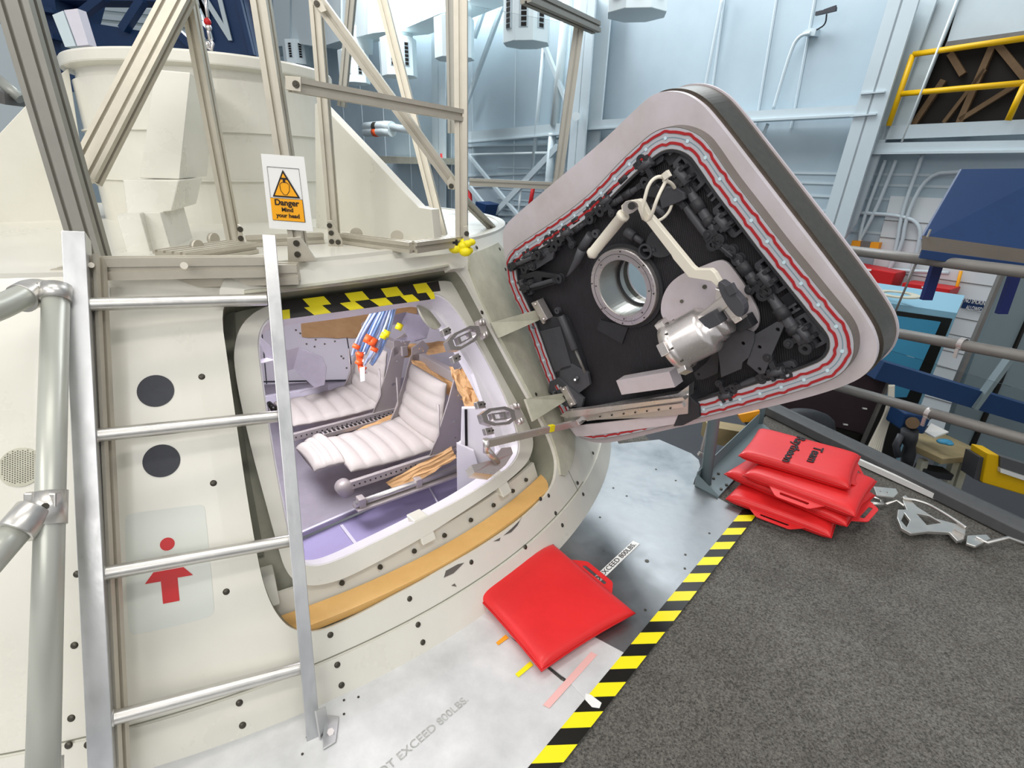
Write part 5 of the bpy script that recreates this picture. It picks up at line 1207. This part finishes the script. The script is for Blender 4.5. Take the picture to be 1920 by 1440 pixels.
for i, (a, c, nm) in enumerate([((1712, 102), (1960, 66), 'top_rail'), ((1690, 176), (1960, 152), 'mid_rail'), ((1712, 102), (1666, 236), 'rail_post'), ((1924, 152), (1890, 226), 'rail_post')]):
    build(nm, MB().cyl(wp(*a, .45), wp(*c, .45), .036, n=12), 'yrail', yr)
o = build('steel_cable', MB().cyl(wp(1796, -5, .6), wp(1690, 268, .6), .012, n=6), 'duct', None); tag(o, 'thin pale cable hanging in front of the wall opening', 'cable')
# sprinkler head disc on the column
o = build('round_lamp', MB().cyl(wp(1080, 218, .62), wp(1080, 218, .72), .09, n=20), 'duct', None); tag(o, 'small round white lamp on the second column', 'lamp')
# air outlets
def outlet(label, cx, top, bot, wpx, off, faces):
    c = wp(cx, (top + bot) / 2, off); dep = (c - C0).dot(FW); hw = wpx / 2 * dep / F; zt, zb = wp(cx, top, off).z, wp(cx, bot, off).z
    t = thing('air_outlet', label, 'air outlet', V((c.x, c.y, zb)), 'white air outlet boxes under the ducts')
    hx = [V((c.x + hw * 1.08 * math.cos(a + .25), c.y + hw * 1.08 * math.sin(a + .25), zb)) for a in [2 * PI * i / 8 for i in range(8)]]
    build('box', MB().prism([hx], (0, 0, zt - zb)), 'duct', t, bevel=.01)
    for i in range(8):
        a, d = hx[i], hx[(i + 1) % 8]; m_ = (a + d) / 2; n_ = (m_ - V((c.x, c.y, zb))).normalized()
        if n_.dot((C0 - m_).normalized()) > .55:
            x_ = (d - a).normalized(); hgt = zt - zb
            build('louvre_frame', MB().box(m_ + V((0, 0, hgt * .55)) + n_ * .01, x_ * .09, V((0, 0, hgt * .30)), n_ * .008), 'wallsteel', t)
            bb = MB()
            for k in range(6): bb.box(m_ + V((0, 0, hgt * (.30 + k * .1))) + n_ * .022, x_ * .055, V((0, 0, hgt * .038)), n_ * .006)
            build('louvre', bb, 'dark', t, kind='stuff')
    return t
outlet('large white air outlet box left of the second column', 988, -14, 84, 84, 1.6, 2); outlet('white air outlet box cut by the photo top, right of the second column', 1197, -60, 28, 108, 1.9, 2)
outlet('white air outlet box behind the upright with worn paint', 852, 35, 112, 70, 1.6, 2); outlet('white air outlet box in the middle of the row of ducts', 748, 72, 145, 62, 1.6, 2)
outlet('white air outlet box left of the long diagonal brace', 664, 95, 158, 52, 1.6, 2); outlet('smallest white air outlet box, farthest left', 556, 76, 124, 44, 1.6, 2)
dk = thing('air_duct', 'long white air duct running along the wall above the outlets', 'duct', wp(700, 40, 1.6))
build('duct_run', MB().prism([[wp(x, y, 1.6) for x, y in [(512, -30), (512, 88), (560, 82), (600, 88), (632, 78), (700, 62), (752, 56), (800, 36), (905, -10), (905, -40)]]], -WN * .9), 'duct', dk)
for x, y0, y1 in [(545, -20, 84), (600, -20, 86), (640, -20, 76), (690, -20, 64), (745, -20, 57), (790, -20, 40), (830, -20, 22)]:
    build('duct_seam', MB().bar(wp(x, y0, 1.63), wp(x, y1, 1.63), .06, .04), 'wallsteel', dk)
for x in (520, 680, 752, 852): build('drop_collar', MB().cyl(wp(x, 50, 1.3), wp(x, 100, 1.3), .35, n=12), 'duct', dk)
ip = thing('insulated_pipes', 'pair of thick white insulated pipes with bands, beyond the fin', 'pipes', wp(715, 245, 1.2))
for y in (238, 248): build('pipe', MB().tube([wp(686, y, 1.2), wp(722, y - 2, 1.2), wp(735, y - 1, 1.2)], .16, 12), 'duct', ip); build('band', MB().cyl(wp(703, y - .6, 1.2), wp(710, y - 1, 1.2), .165, n=12), 'screw' if y < 240 else 'orange', ip)
build('far_pipe', MB().cyl(wp(735, 238, 1.2), wp(772, 245, 1.0), .12, n=10), 'duct', ip)
o = build('far_platform', MB().prism([[wp(x, y, .9) for x, y in [(700, 292), (815, 296), (815, 308), (702, 306)]]], -WN * .8), 'cream_d', None); tag(o, 'cream platform edge far behind the right fin', 'platform')
o = build('far_cabinet', MB().prism([[wp(x, y, .8) for x, y in [(892, 378), (912, 384), (904, 418), (886, 412)]]], -WN * .5), 'blue', None); tag(o, 'small blue equipment cart between the wall braces', 'cart')
for y in (310, 352, 385, 405, 425):
    pass
b = MB()
for y0, y1 in [(330, 322), (350, 345), (385, 384), (402, 404), (262, 255), (274, 270)]: b.bar(wp(876, y0, .02), wp(1062, y1, .02), .03, .05)
tag(build('trim_3', b, 'wallsteel'), kind='structure')

# ---- amber box, red cabinets, sign, block wall things
t = thing('amber_box', 'small amber and grey box mounted on the wall above the rail', 'wall box', wp(1625, 460, .2))
build('amber_plate', wpoly([(1598, 451), (1613, 452), (1612, 462), (1595, 461)], .22, .1), 'marker', t); build('amber_plate', wpoly([(1633, 454), (1649, 455), (1646, 467), (1630, 465)], .22, .1), 'marker', t); build('centre_plate', wpoly([(1613, 452), (1633, 454), (1630, 465), (1612, 462)], .20, .1), 'rail', t)
t = thing('red_cabinet', 'large red cabinet on the wall just right of the hatch corner', 'cabinet', wp(1630, 540, .5), 'red cabinets on the wall'); build('body', wpoly([(1578, 494), (1680, 512), (1668, 540), (1660, 540), (1585, 528)], .5, .4), 'redp', t, bevel=.01); build('label_plate', wpoly([(1620, 503), (1634, 505), (1633, 508), (1620, 507)], .52, .01), 'sign', t); build('label_plate', wpoly([(1612, 527), (1630, 530), (1629, 533), (1612, 531)], .52, .01), 'sign', t)
t = thing('red_cabinet', 'smaller red cabinet behind the navy leg', 'cabinet', wp(1740, 550, .5), 'red cabinets on the wall'); build('body', wpoly([(1692, 530), (1782, 543), (1776, 557), (1688, 545)], .5, .4), 'redp', t, bevel=.01); build('label_plate', wpoly([(1728, 537), (1740, 538), (1739, 541), (1728, 540)], .52, .01), 'sign', t)
t = thing('no_smoking_sign', 'dark blue wall sign reading no smoking allowed', 'sign', wp(1829, 572, .1))
q = [wp(x, y, .09) for x, y in [(1809, 560), (1858, 567), (1850, 585), (1801, 577)]]
build('sign_board', MB().prism([q], -WN * .02), 'blue', t); xd = (q[1] - q[0]).normalized(); xd = -W1 if xd.dot(-W1) > 0 else W1; yd = V((0, 0, 1)); cq = sum(q, V((0, 0, 0))) / 4 + WN * .012
hh = .12; ww = (q[1] - q[0]).length
text('lettering', 'NO SMOKING', cq + yd * .045, xd, yd, .085, 'sign', t, sx=ww * .85 / .52, thick=.002); text('lettering', 'ALLOWED', cq - yd * .05, xd, yd, .085, 'sign', t, sx=ww * .62 / .40, thick=.002)
b = MB()
for k in range(12): z = ZF + .2 + k * .25; b.bar(WP(s0 - 6, z, .065), WP(s0 + .4, z, .065), .008, .01)
tag(build('trim_4', b, 'rail'), kind='structure')
# ---- light blue cabinet behind the rail, grey-green cabinets
def ypoly(pts, Y, th): return MB().prism([[yp(x, y, Y) for x, y in pts]], (0, th, 0))
t = thing('blue_cabinet', 'tall light blue cabinet with a mid blue door, below and behind the railing', 'cabinet', yp(1700, 870, 4.2))
build('body', ypoly([(1560, 560), (1792, 594), (1652, 950), (1500, 900)], 4.2, .03), 'ltblue', t)
build('top', MB().prism([[yp(1560, 560, 4.2), yp(1792, 594, 4.2), yp(1807, 560, 4.9), yp(1560, 525, 4.9)]], (0, 0, .03)), 'ltblue', t)
build('door_frame', ypoly([(1560, 566), (1786, 598), (1648, 940), (1500, 900)], 4.18, .02), 'ytape_k', t)
build('door', ypoly([(1560, 576), (1764, 604), (1700, 745), (1560, 745)], 4.16, .02), 'midblue', t)
build('hole_rim', MB().lathe(zp(1682, 553, yp(1560, 560, 4.2).z + .035), (0, 0, 1), [(.09, 0), (.15, 0), (.15, .01), (.09, .01)], 24, closed=True), 'cream_d', t)
t = thing('grey_cabinet', 'large grey-green cabinet at the far right behind the rails', 'cabinet', yp(1880, 860, 3.9))
build('body', ypoly([(1900, 470), (2050, 480), (2050, 900), (1757, 880), (1800, 740)], 3.9, .05), 'greydoor', t); build('edge', ypoly([(1896, 470), (1904, 470), (1790, 740), (1783, 738)], 3.88, .03), 'rail', t)
build('door_gap', ypoly([(1930, 590), (1934, 590), (1800, 905), (1790, 905)], 3.88, .02), 'ytape_k', t)
o = build('blue_beam', MB().bar(yp(1640, 690, 3.3), yp(1990, 795, 3.3), .10, .12), 'navy', None); tag(o, 'long navy beam crossing behind the two lower rails', 'beam')
o = build('grey_strut', MB().bar(yp(1905, 655, 3.25), yp(1825, 765, 3.25), .05, .03), 'greydoor', None); tag(o, 'slanted grey strut over the navy beam', 'strut')
# ---- dark machine with maroon face behind the hatch corner
t = thing('dark_machine', 'dark machine with a maroon face under the right hatch corner', 'machine', yp(1560, 850, 3.4))
build('face', ypoly([(1430, 690), (1672, 700), (1620, 815), (1440, 770)], 3.4, .3), 'maroon', t, bevel=.01); build('lower_face', ypoly([(1440, 772), (1620, 816), (1600, 870), (1420, 820)], 3.38, .3), 'ytape_k', t); build('edge_strip', MB().bar(yp(1668, 715, 3.36), yp(1612, 842, 3.36), .02, .02), 'rail', t)
for x, y in [(1622, 766), (1586, 796)]: build('highlight_tag', ypoly([(x - 4, y - 1), (x + 4, y), (x + 4, y + 2), (x - 4, y + 1)], 3.36, .01), 'sign', t)
cb = thing('white_cables', 'bundle of white cables hanging down to the curb beside the machine', 'cables', yp(1635, 850, 3.2))
for i in range(7): build('cable', MB().tube(smooth_open([yp(1668 + i * 1.2, 722, 3.2), yp(1665 + i * 1.5, 765, 3.2), yp(1640 + i * 3, 815, 3.2), yp(1618 + i * 5, 860, 3.1)], 2), .008, 6), 'natural', cb)
# speaker-like dark things and worktable
t = thing('dark_camera_stand', 'dark stand with a lens-like head on a navy box, behind the lower rail', 'stand', yp(1706, 875, 3.0))
build('blue_box', ypoly([(1700, 775), (1748, 782), (1732, 815), (1688, 806)], 3.0, .15), 'navy', t, bevel=.01); build('lens_disc', MB().cyl(yp(1711, 793, 2.98), yp(1711, 793, 2.94), .035, n=20), 'brown', t)
build('body', MB().tube([yp(1706, 806, 2.95), yp(1704, 825, 2.95), yp(1706, 835, 2.95), yp(1704, 850, 2.95), yp(1700, 875, 2.95)], [.045, .045, .03, .038, .03], 14), 'black', t); build('side_arm', MB().tube([yp(1690, 815, 2.95), yp(1680, 835, 2.95), yp(1684, 855, 2.95)], .02, 8), 'black2', t)
t = thing('work_table', 'tan work table with tools and a blue glove behind the rail', 'table', yp(1770, 900, 3.0))
build('table_top', MB().prism([[yp(1716, 836, 3.0), yp(1768, 860, 2.8), yp(1830, 855, 3.0), yp(1846, 848, 3.2), yp(1768, 812, 3.6), yp(1720, 812, 3.4)]], (0, 0, -.04)), 'tan', t, bevel=.004)
for x in (1790, 1808, 1732): build('leg', MB().bar(yp(x, 862, 2.95), yp(x - 20, 925, 2.95), .04, .04), 'cream_d', t)
build('lower_shelf', MB().bar(yp(1725, 880, 2.95), yp(1775, 888, 2.95), .10, .04), 'black', t)
o = build('paper_sheets', MB().prism([[yp(1745, 796, 3.15), yp(1778, 812, 3.1), yp(1752, 822, 3.0), yp(1733, 812, 3.1)]], (0, 0, .01)), 'sign', None); tag(o, 'white paper sheets on the tan work table', 'paper')
o = build('blue_glove', MB().sph(yp(1771, 828, 2.95), .03, 6, (1.6, 1, .5)).sph(yp(1780, 832, 2.93), .018, 6, (1.5, 1, .6)), 'midblue', None); tag(o, 'crumpled blue glove on the work table', 'glove')
t = thing('yellow_case', 'yellow machine casing at the right edge below the rails', 'casing', yp(1890, 915, 2.7))
build('shell', ypoly([(1852, 850), (1874, 854), (1873, 882), (1960, 912), (1960, 940), (1842, 905)], 2.7, .12), 'yrail', t, bevel=.006); build('side', ypoly([(1836, 857), (1852, 860), (1842, 905), (1826, 898)], 2.72, .1), 'black2', t); build('grey_panel', ypoly([(1876, 856), (1960, 882), (1960, 905), (1875, 876)], 2.69, .05), 'rubber', t); build('white_strip', ypoly([(1876, 878), (1960, 906), (1960, 914), (1876, 886)], 2.68, .03), 'sign', t)
# blue tray on legs
bt2 = thing('blue_tray', 'scratched blue metal tray with a sloping back and grey lip, at the right edge', 'tray', yp(1820, 480, 2.3))
a0, a1 = yp(1728, 468, 2.15), yp(1970, 500, 2.02); b0, b1 = yp(1803, 317, 2.6), yp(1990, 315, 2.5)
build('sloping_back', MB().prism([[a0 + V((.03, .06, .03)), a1 + V((0, .06, .03)), b1, b0]], (0, .012, 0)), 'blue', bt2, bevel=.002)
build('tray_floor', MB().prism([[a0, a1, a1 + V((.0, .08, .045)), a0 + V((.045, .08, .045))]], (0, 0, -.006)), 'lipgrey', bt2, label='brown-grey worn tray lip')
build('front_lip', MB().bar(a0 - V((0, 0, .016)), a1 - V((0, 0, .016)), .012, .032), 'blue', bt2, bevel=.001)
for (x0, y0, x1, y1) in [(1762, 500, 1736, 562), (1908, 520, 1877, 588)]:
    build('leg', MB().bar(yp(x0, y0 - 20, 2.3), yp(x1, y1, 2.3), .042, .02, (0, 1, 0)), 'navy2', bt2)
# ---- platform railing
rn = V((dCD.y, -dCD.x, 0)); RP = pC - rn * 0.0
def rp(x, y, k=0.0): return pp(x, y, pC + rn * k, rn)
rl = thing('pipe_railing', 'dull grey pipe railing with three rails along the right platform edge', 'railing', zp(1330, 900))
for (a, c, r_) in [((1540, 463), (2000, 520), .021), ((1640, 617), (2000, 683), .021), ((1560, 722), (2000, 846), .021)]:
    build('rail', MB().cyl(rp(*a), rp(*c), r_, n=20), 'rail', rl)
for (x, y, dx, dy) in [(1804, 645, -10, 26), (1742, 775, -12, 25)]:
    c = rp(x, y); d = dCD; build('pipe_clamp', MB().lathe(c - d * .008, d, [(.0215, 0), (.0245, 0), (.0245, .018), (.0215, .018)], 20, closed=True).box(c + V((0, 0, -.035)) - rn * -.02, d * .006, rn * .004, V((0, 0, .018))), 'steel', rl)
pb_ = zp(1322, 908); build('post', MB().cyl(pb_ + V((0, 0, .0)), pb_ + V((.02, .12, .95)), .023, n=20), 'greydoor', rl)
pb2 = zp(1420, 800, -.02); build('post', MB().cyl(pb2, pb2 + V((0, 0, .3)), .023, n=20), 'greydoor', rl)
build('cable', MB().cyl(rp(1745, 430), rp(1672, 600), .004, n=6), 'rail', rl)
bk = thing('edge_bracket', 'grey metal angle bracket holding the railing post beside the red stack', 'bracket', zp(1340, 900))
q = [zp(x, y) for x, y in [(1303, 912), (1346, 934), (1455, 815), (1425, 792)]]
build('base_plate', MB().prism([[p + V((0, 0, .005)) for p in q]], (0, 0, -.008)), 'greydoor', bk, bevel=.001)
build('upright_flange', MB().prism([[q[0], q[3], q[3] + V((0, 0, .07)), q[0] + V((0, 0, .07))]], (.004, 0, 0)), 'greydoor', bk)
build('end_flange', MB().prism([[q[0], q[1], q[1] + V((0, 0, .012)), q[0] + V((0, 0, .06))]], (0, .004, 0)), 'greydoor', bk)
for x, y in [(1347, 889), (1338, 898), (1331, 908), (1352, 918), (1362, 910)]: c = zp(x, y, .005); build('bolt', MB().cyl(c, c + V((0, 0, .006)), .006, n=8), 'screw', bk)
# curb along the edge
cu = thing('edge_curb', 'dark grey curb beam with a white strip along the right platform edge', 'curb', pC)
c0_, c1_ = pC - dCD * .45, pD + dCD * 1.2
build('curb_beam', MB().box((c0_ + c1_) / 2 + rn * .03 + V((0, 0, .02)), (c1_ - c0_) / 2, rn * .05, V((0, 0, .022))), 'rubber', cu, bevel=.004)
w0, w1 = zp(1612, 866, .012), zp(1905, 998, .012); w0 -= (w1 - w0) * .12; w1 += (w1 - w0) * .2
build('white_strip', MB().box((w0 + w1) / 2, (w1 - w0) / 2, rn * .008, V((0, 0, .012))), 'sign', cu)
build('glass_panel', MB().prism([[pC + V((0, 0, .045)) - dCD * .5, pD + dCD + V((0, 0, .045)), pD + dCD + V((0, 0, .5)), pC - dCD * .5 + V((0, 0, .5))]], rn * .004), 'plexi', cu, label='clear panel on the curb')
# loose machined brackets on the carpet
def gp(pts, h=.0): return [zp(x, y, h) for x, y in pts]
t = thing('machined_bracket', 'pale metal bracket with large cut-outs lying on the carpet beside the curb', 'bracket', zp(1740, 985), 'loose metal brackets on the carpet')
build('body', MB().prism([gp([(1690, 932), (1698, 928), (1720, 950), (1755, 972), (1800, 984), (1812, 990), (1808, 1010), (1795, 1014), (1780, 998), (1740, 996), (1708, 1000), (1690, 990), (1682, 970), (1684, 955), (1700, 955)], .03), gp([(1696, 962), (1706, 975), (1700, 988), (1690, 976)], .03), gp([(1718, 962), (1740, 966), (1765, 980), (1738, 984)], .03)], (0, 0, -.012)), 'alu_r', t, bevel=.002)
build('upper_arm', MB().tube(smooth_open(gp([(1692, 934), (1730, 940), (1770, 962), (1812, 990)], .035)), .006, 8), 'alu_r', t); build('ear', MB().box(zp(1796, 1004, .025), dCD * .018, rn * .004, V((0, 0, .02))), 'alu_r', t, bevel=.002)
t = thing('machined_bracket', 'folded pale metal bracket lying right of the red cushion stack', 'bracket', zp(1655, 930), 'loose metal brackets on the carpet')
build('plate', MB().prism([gp([(1638, 912), (1680, 916), (1684, 924), (1676, 932), (1644, 928)], .045)] + [[zp(x, y, .045) + V((.004 * math.cos(a), .004 * math.sin(a), 0)) for a in [2 * PI * i / 8 for i in range(8)]] for x, y in ((1651, 921), (1664, 923))], (0, 0, -.006)), 'alu_r', t, bevel=.001)
build('lower_arm', MB().tube(gp([(1628, 930), (1652, 938), (1655, 946), (1630, 944)], .02), .007, 8).tube(gp([(1660, 946), (1680, 938), (1700, 952)], .02), .006, 8), 'alu_r', t)
t = thing('machined_bracket', 'small bent metal bracket lying at the right photo edge near the curb', 'bracket', zp(1830, 1010), 'loose metal brackets on the carpet')
build('plate', MB().prism([gp([(1814, 1004), (1850, 1002), (1858, 1010), (1830, 1024), (1812, 1018)], .03)], (0, 0, -.01)), 'alu_r', t, bevel=.002); build('rod', MB().tube(gp([(1830, 1008), (1850, 1018), (1890, 1008), (1930, 1022)], .03), .006, 8), 'alu_r', t)
# things behind the stack, below the hatch
t = thing('black_mesh_bag', 'black mesh bag with a white edge behind the red stack', 'bag', zp(1500, 815, -.3))
build('mesh', MB().sph(yp(1500, 800, 2.9), .16, 8, (1.3, .6, .7)), 'black', t); build('white_edge', MB().tube(smooth_open([yp(1475, 815, 2.75), yp(1500, 808, 2.75), yp(1530, 822, 2.75)]), .02, 8), 'sign', t)
t = thing('low_shelf', 'low dark shelf with tan and orange boards under the hatch', 'shelf', zp(1260, 800, -.4))
build('frame', MB().bar(yp(1318, 845, 2.4), yp(1345, 740, 2.4), .02, .02).bar(yp(1310, 850, 2.4), yp(1420, 905, 2.4), .02, .02), 'seatm', t); build('board', ypoly([(1330, 800), (1420, 815), (1405, 845), (1325, 830)], 2.6, .1), 'tan', t); build('orange_board', ypoly([(1385, 778), (1425, 770), (1420, 790), (1392, 792)], 2.5, .05), 'marker', t)

# ================================================================== NAVY GANTRY BEHIND THE CAPSULE
ga = thing('navy_gantry', 'navy blue steel gantry with white letters behind the tunnel ring', 'gantry', yp(420, 100, 8))
GY = 7.5
build('tower', ypoly([(33, -20), (100, -20), (125, 170), (60, 160)], GY, .4), 'navy', ga); build('tower', ypoly([(100, -20), (170, -20), (150, 60), (125, 170)], GY + .3, .3), 'navy2' if False else 'navy', ga)
for y in (18, 65): build('tower_shelf', MB().bar(yp(45, y - 4, GY - .1), yp(118, y + 8, GY - .1), .3, .05), 'navy', ga)
build('bottom_chord', ypoly([(140, 38), (480, 92), (480, 112), (150, 90)], GY, .3), 'navy', ga); build('top_chord', ypoly([(100, -30), (480, -20), (480, 4), (100, 0)], GY, .3), 'navy', ga)
for a, c in [((195, -5), (140, 38)), ((268, 0), (232, 56)), ((300, 30), (360, 85)), ((330, 0), (395, 70))]: build('truss_diagonal', MB().bar(yp(*a, GY - .05), yp(*c, GY - .05), .11, .08), 'navy', ga)
build('letter_column', ypoly([(372, -20), (452, -20), (482, 110), (402, 100)], GY - .2, .3), 'navy', ga); build('column_edge', MB().bar(yp(446, -10, GY - .25), yp(474, 104, GY - .25), .06, .05), 'navy', ga)
text('lettering', 'V', yp(380, 0, GY - .24), V((1, 0, 0)), V((-.12, 0, 1)), .75, 'wallsteel', ga, sx=.5, thick=.01, bold=.01); text('lettering', 'N', yp(402, 28, GY - .24), V((1, 0, 0)), V((-.12, 0, 1)), .80, 'wallsteel', ga, sx=.5, thick=.01, bold=.01)
yl = thing('yellow_ladder', 'yellow ladder section beside the navy gantry column', 'ladder', yp(470, 100, 8))
for a, c in [((455, 0), (474, 105)), ((470, -5), (486, 70))]: build('rail', MB().bar(yp(*a, GY), yp(*c, GY), .05, .05), 'yrail', yl)
for y in (20, 60, 76): build('rung', MB().bar(yp(456 + y * .1, y, GY), yp(480 + y * .05, y + 2, GY), .07, .04), 'yrail', yl)
hk = thing('lifting_shackle', 'hanging cable with a red topped swivel and steel shackle over the tunnel ring', 'shackle', yp(397, 95, 4.0))
build('cable', MB().cyl(yp(384, -5, 4), yp(389, 36, 4), .008, n=6), 'steel', hk); build('swivel', MB().sph(yp(389, 41, 4), .022, 6), 'redp', hk); build('rod', MB().tube([yp(389, 48, 4), yp(393, 75, 4)], .010, 8).sph(yp(391, 52, 4), .02, 6), 'steel', hk); build('shackle_body', MB().tube([yp(388, 78, 4), yp(388, 90, 4), yp(397, 94, 4), yp(399, 82, 4), yp(393, 74, 4)], .010, 8).sph(yp(388, 84, 4), .022, 6), 'steel', hk)
# distant lit windows and mezzanine beyond the gantry
t = thing('glazed_mezzanine', 'pale glazed mezzanine far behind the navy gantry', 'mezzanine', yp(200, 60, 14))
build('glazing', ypoly([(130, -20), (380, -20), (380, 80), (150, 60)], 14, .1), 'duct', t)
for y in (15, 32, 48): build('transom', MB().bar(yp(135, y - 6, 13.9), yp(380, y + 18, 13.9), .1, .1), 'wallsteel', t)
t = thing('left_walkway', 'grey walkway bracket at the left photo edge behind the big upright', 'walkway', yp(20, 190, 6))
build('deck', MB().bar(yp(-40, 170, 6), yp(42, 190, 6), .4, .10), 'rail', t); build('pipe', MB().cyl(yp(-5, 148, 5.9), yp(40, 186, 5.9), .05, n=10), 'pipe', t)
o = build('white_partition', ypoly([(-60, 30), (60, 60), (95, 170), (95, 330), (-60, 330)], 9, .1), 'duct', None); tag(o, 'white partition wall behind the left upright', 'partition')
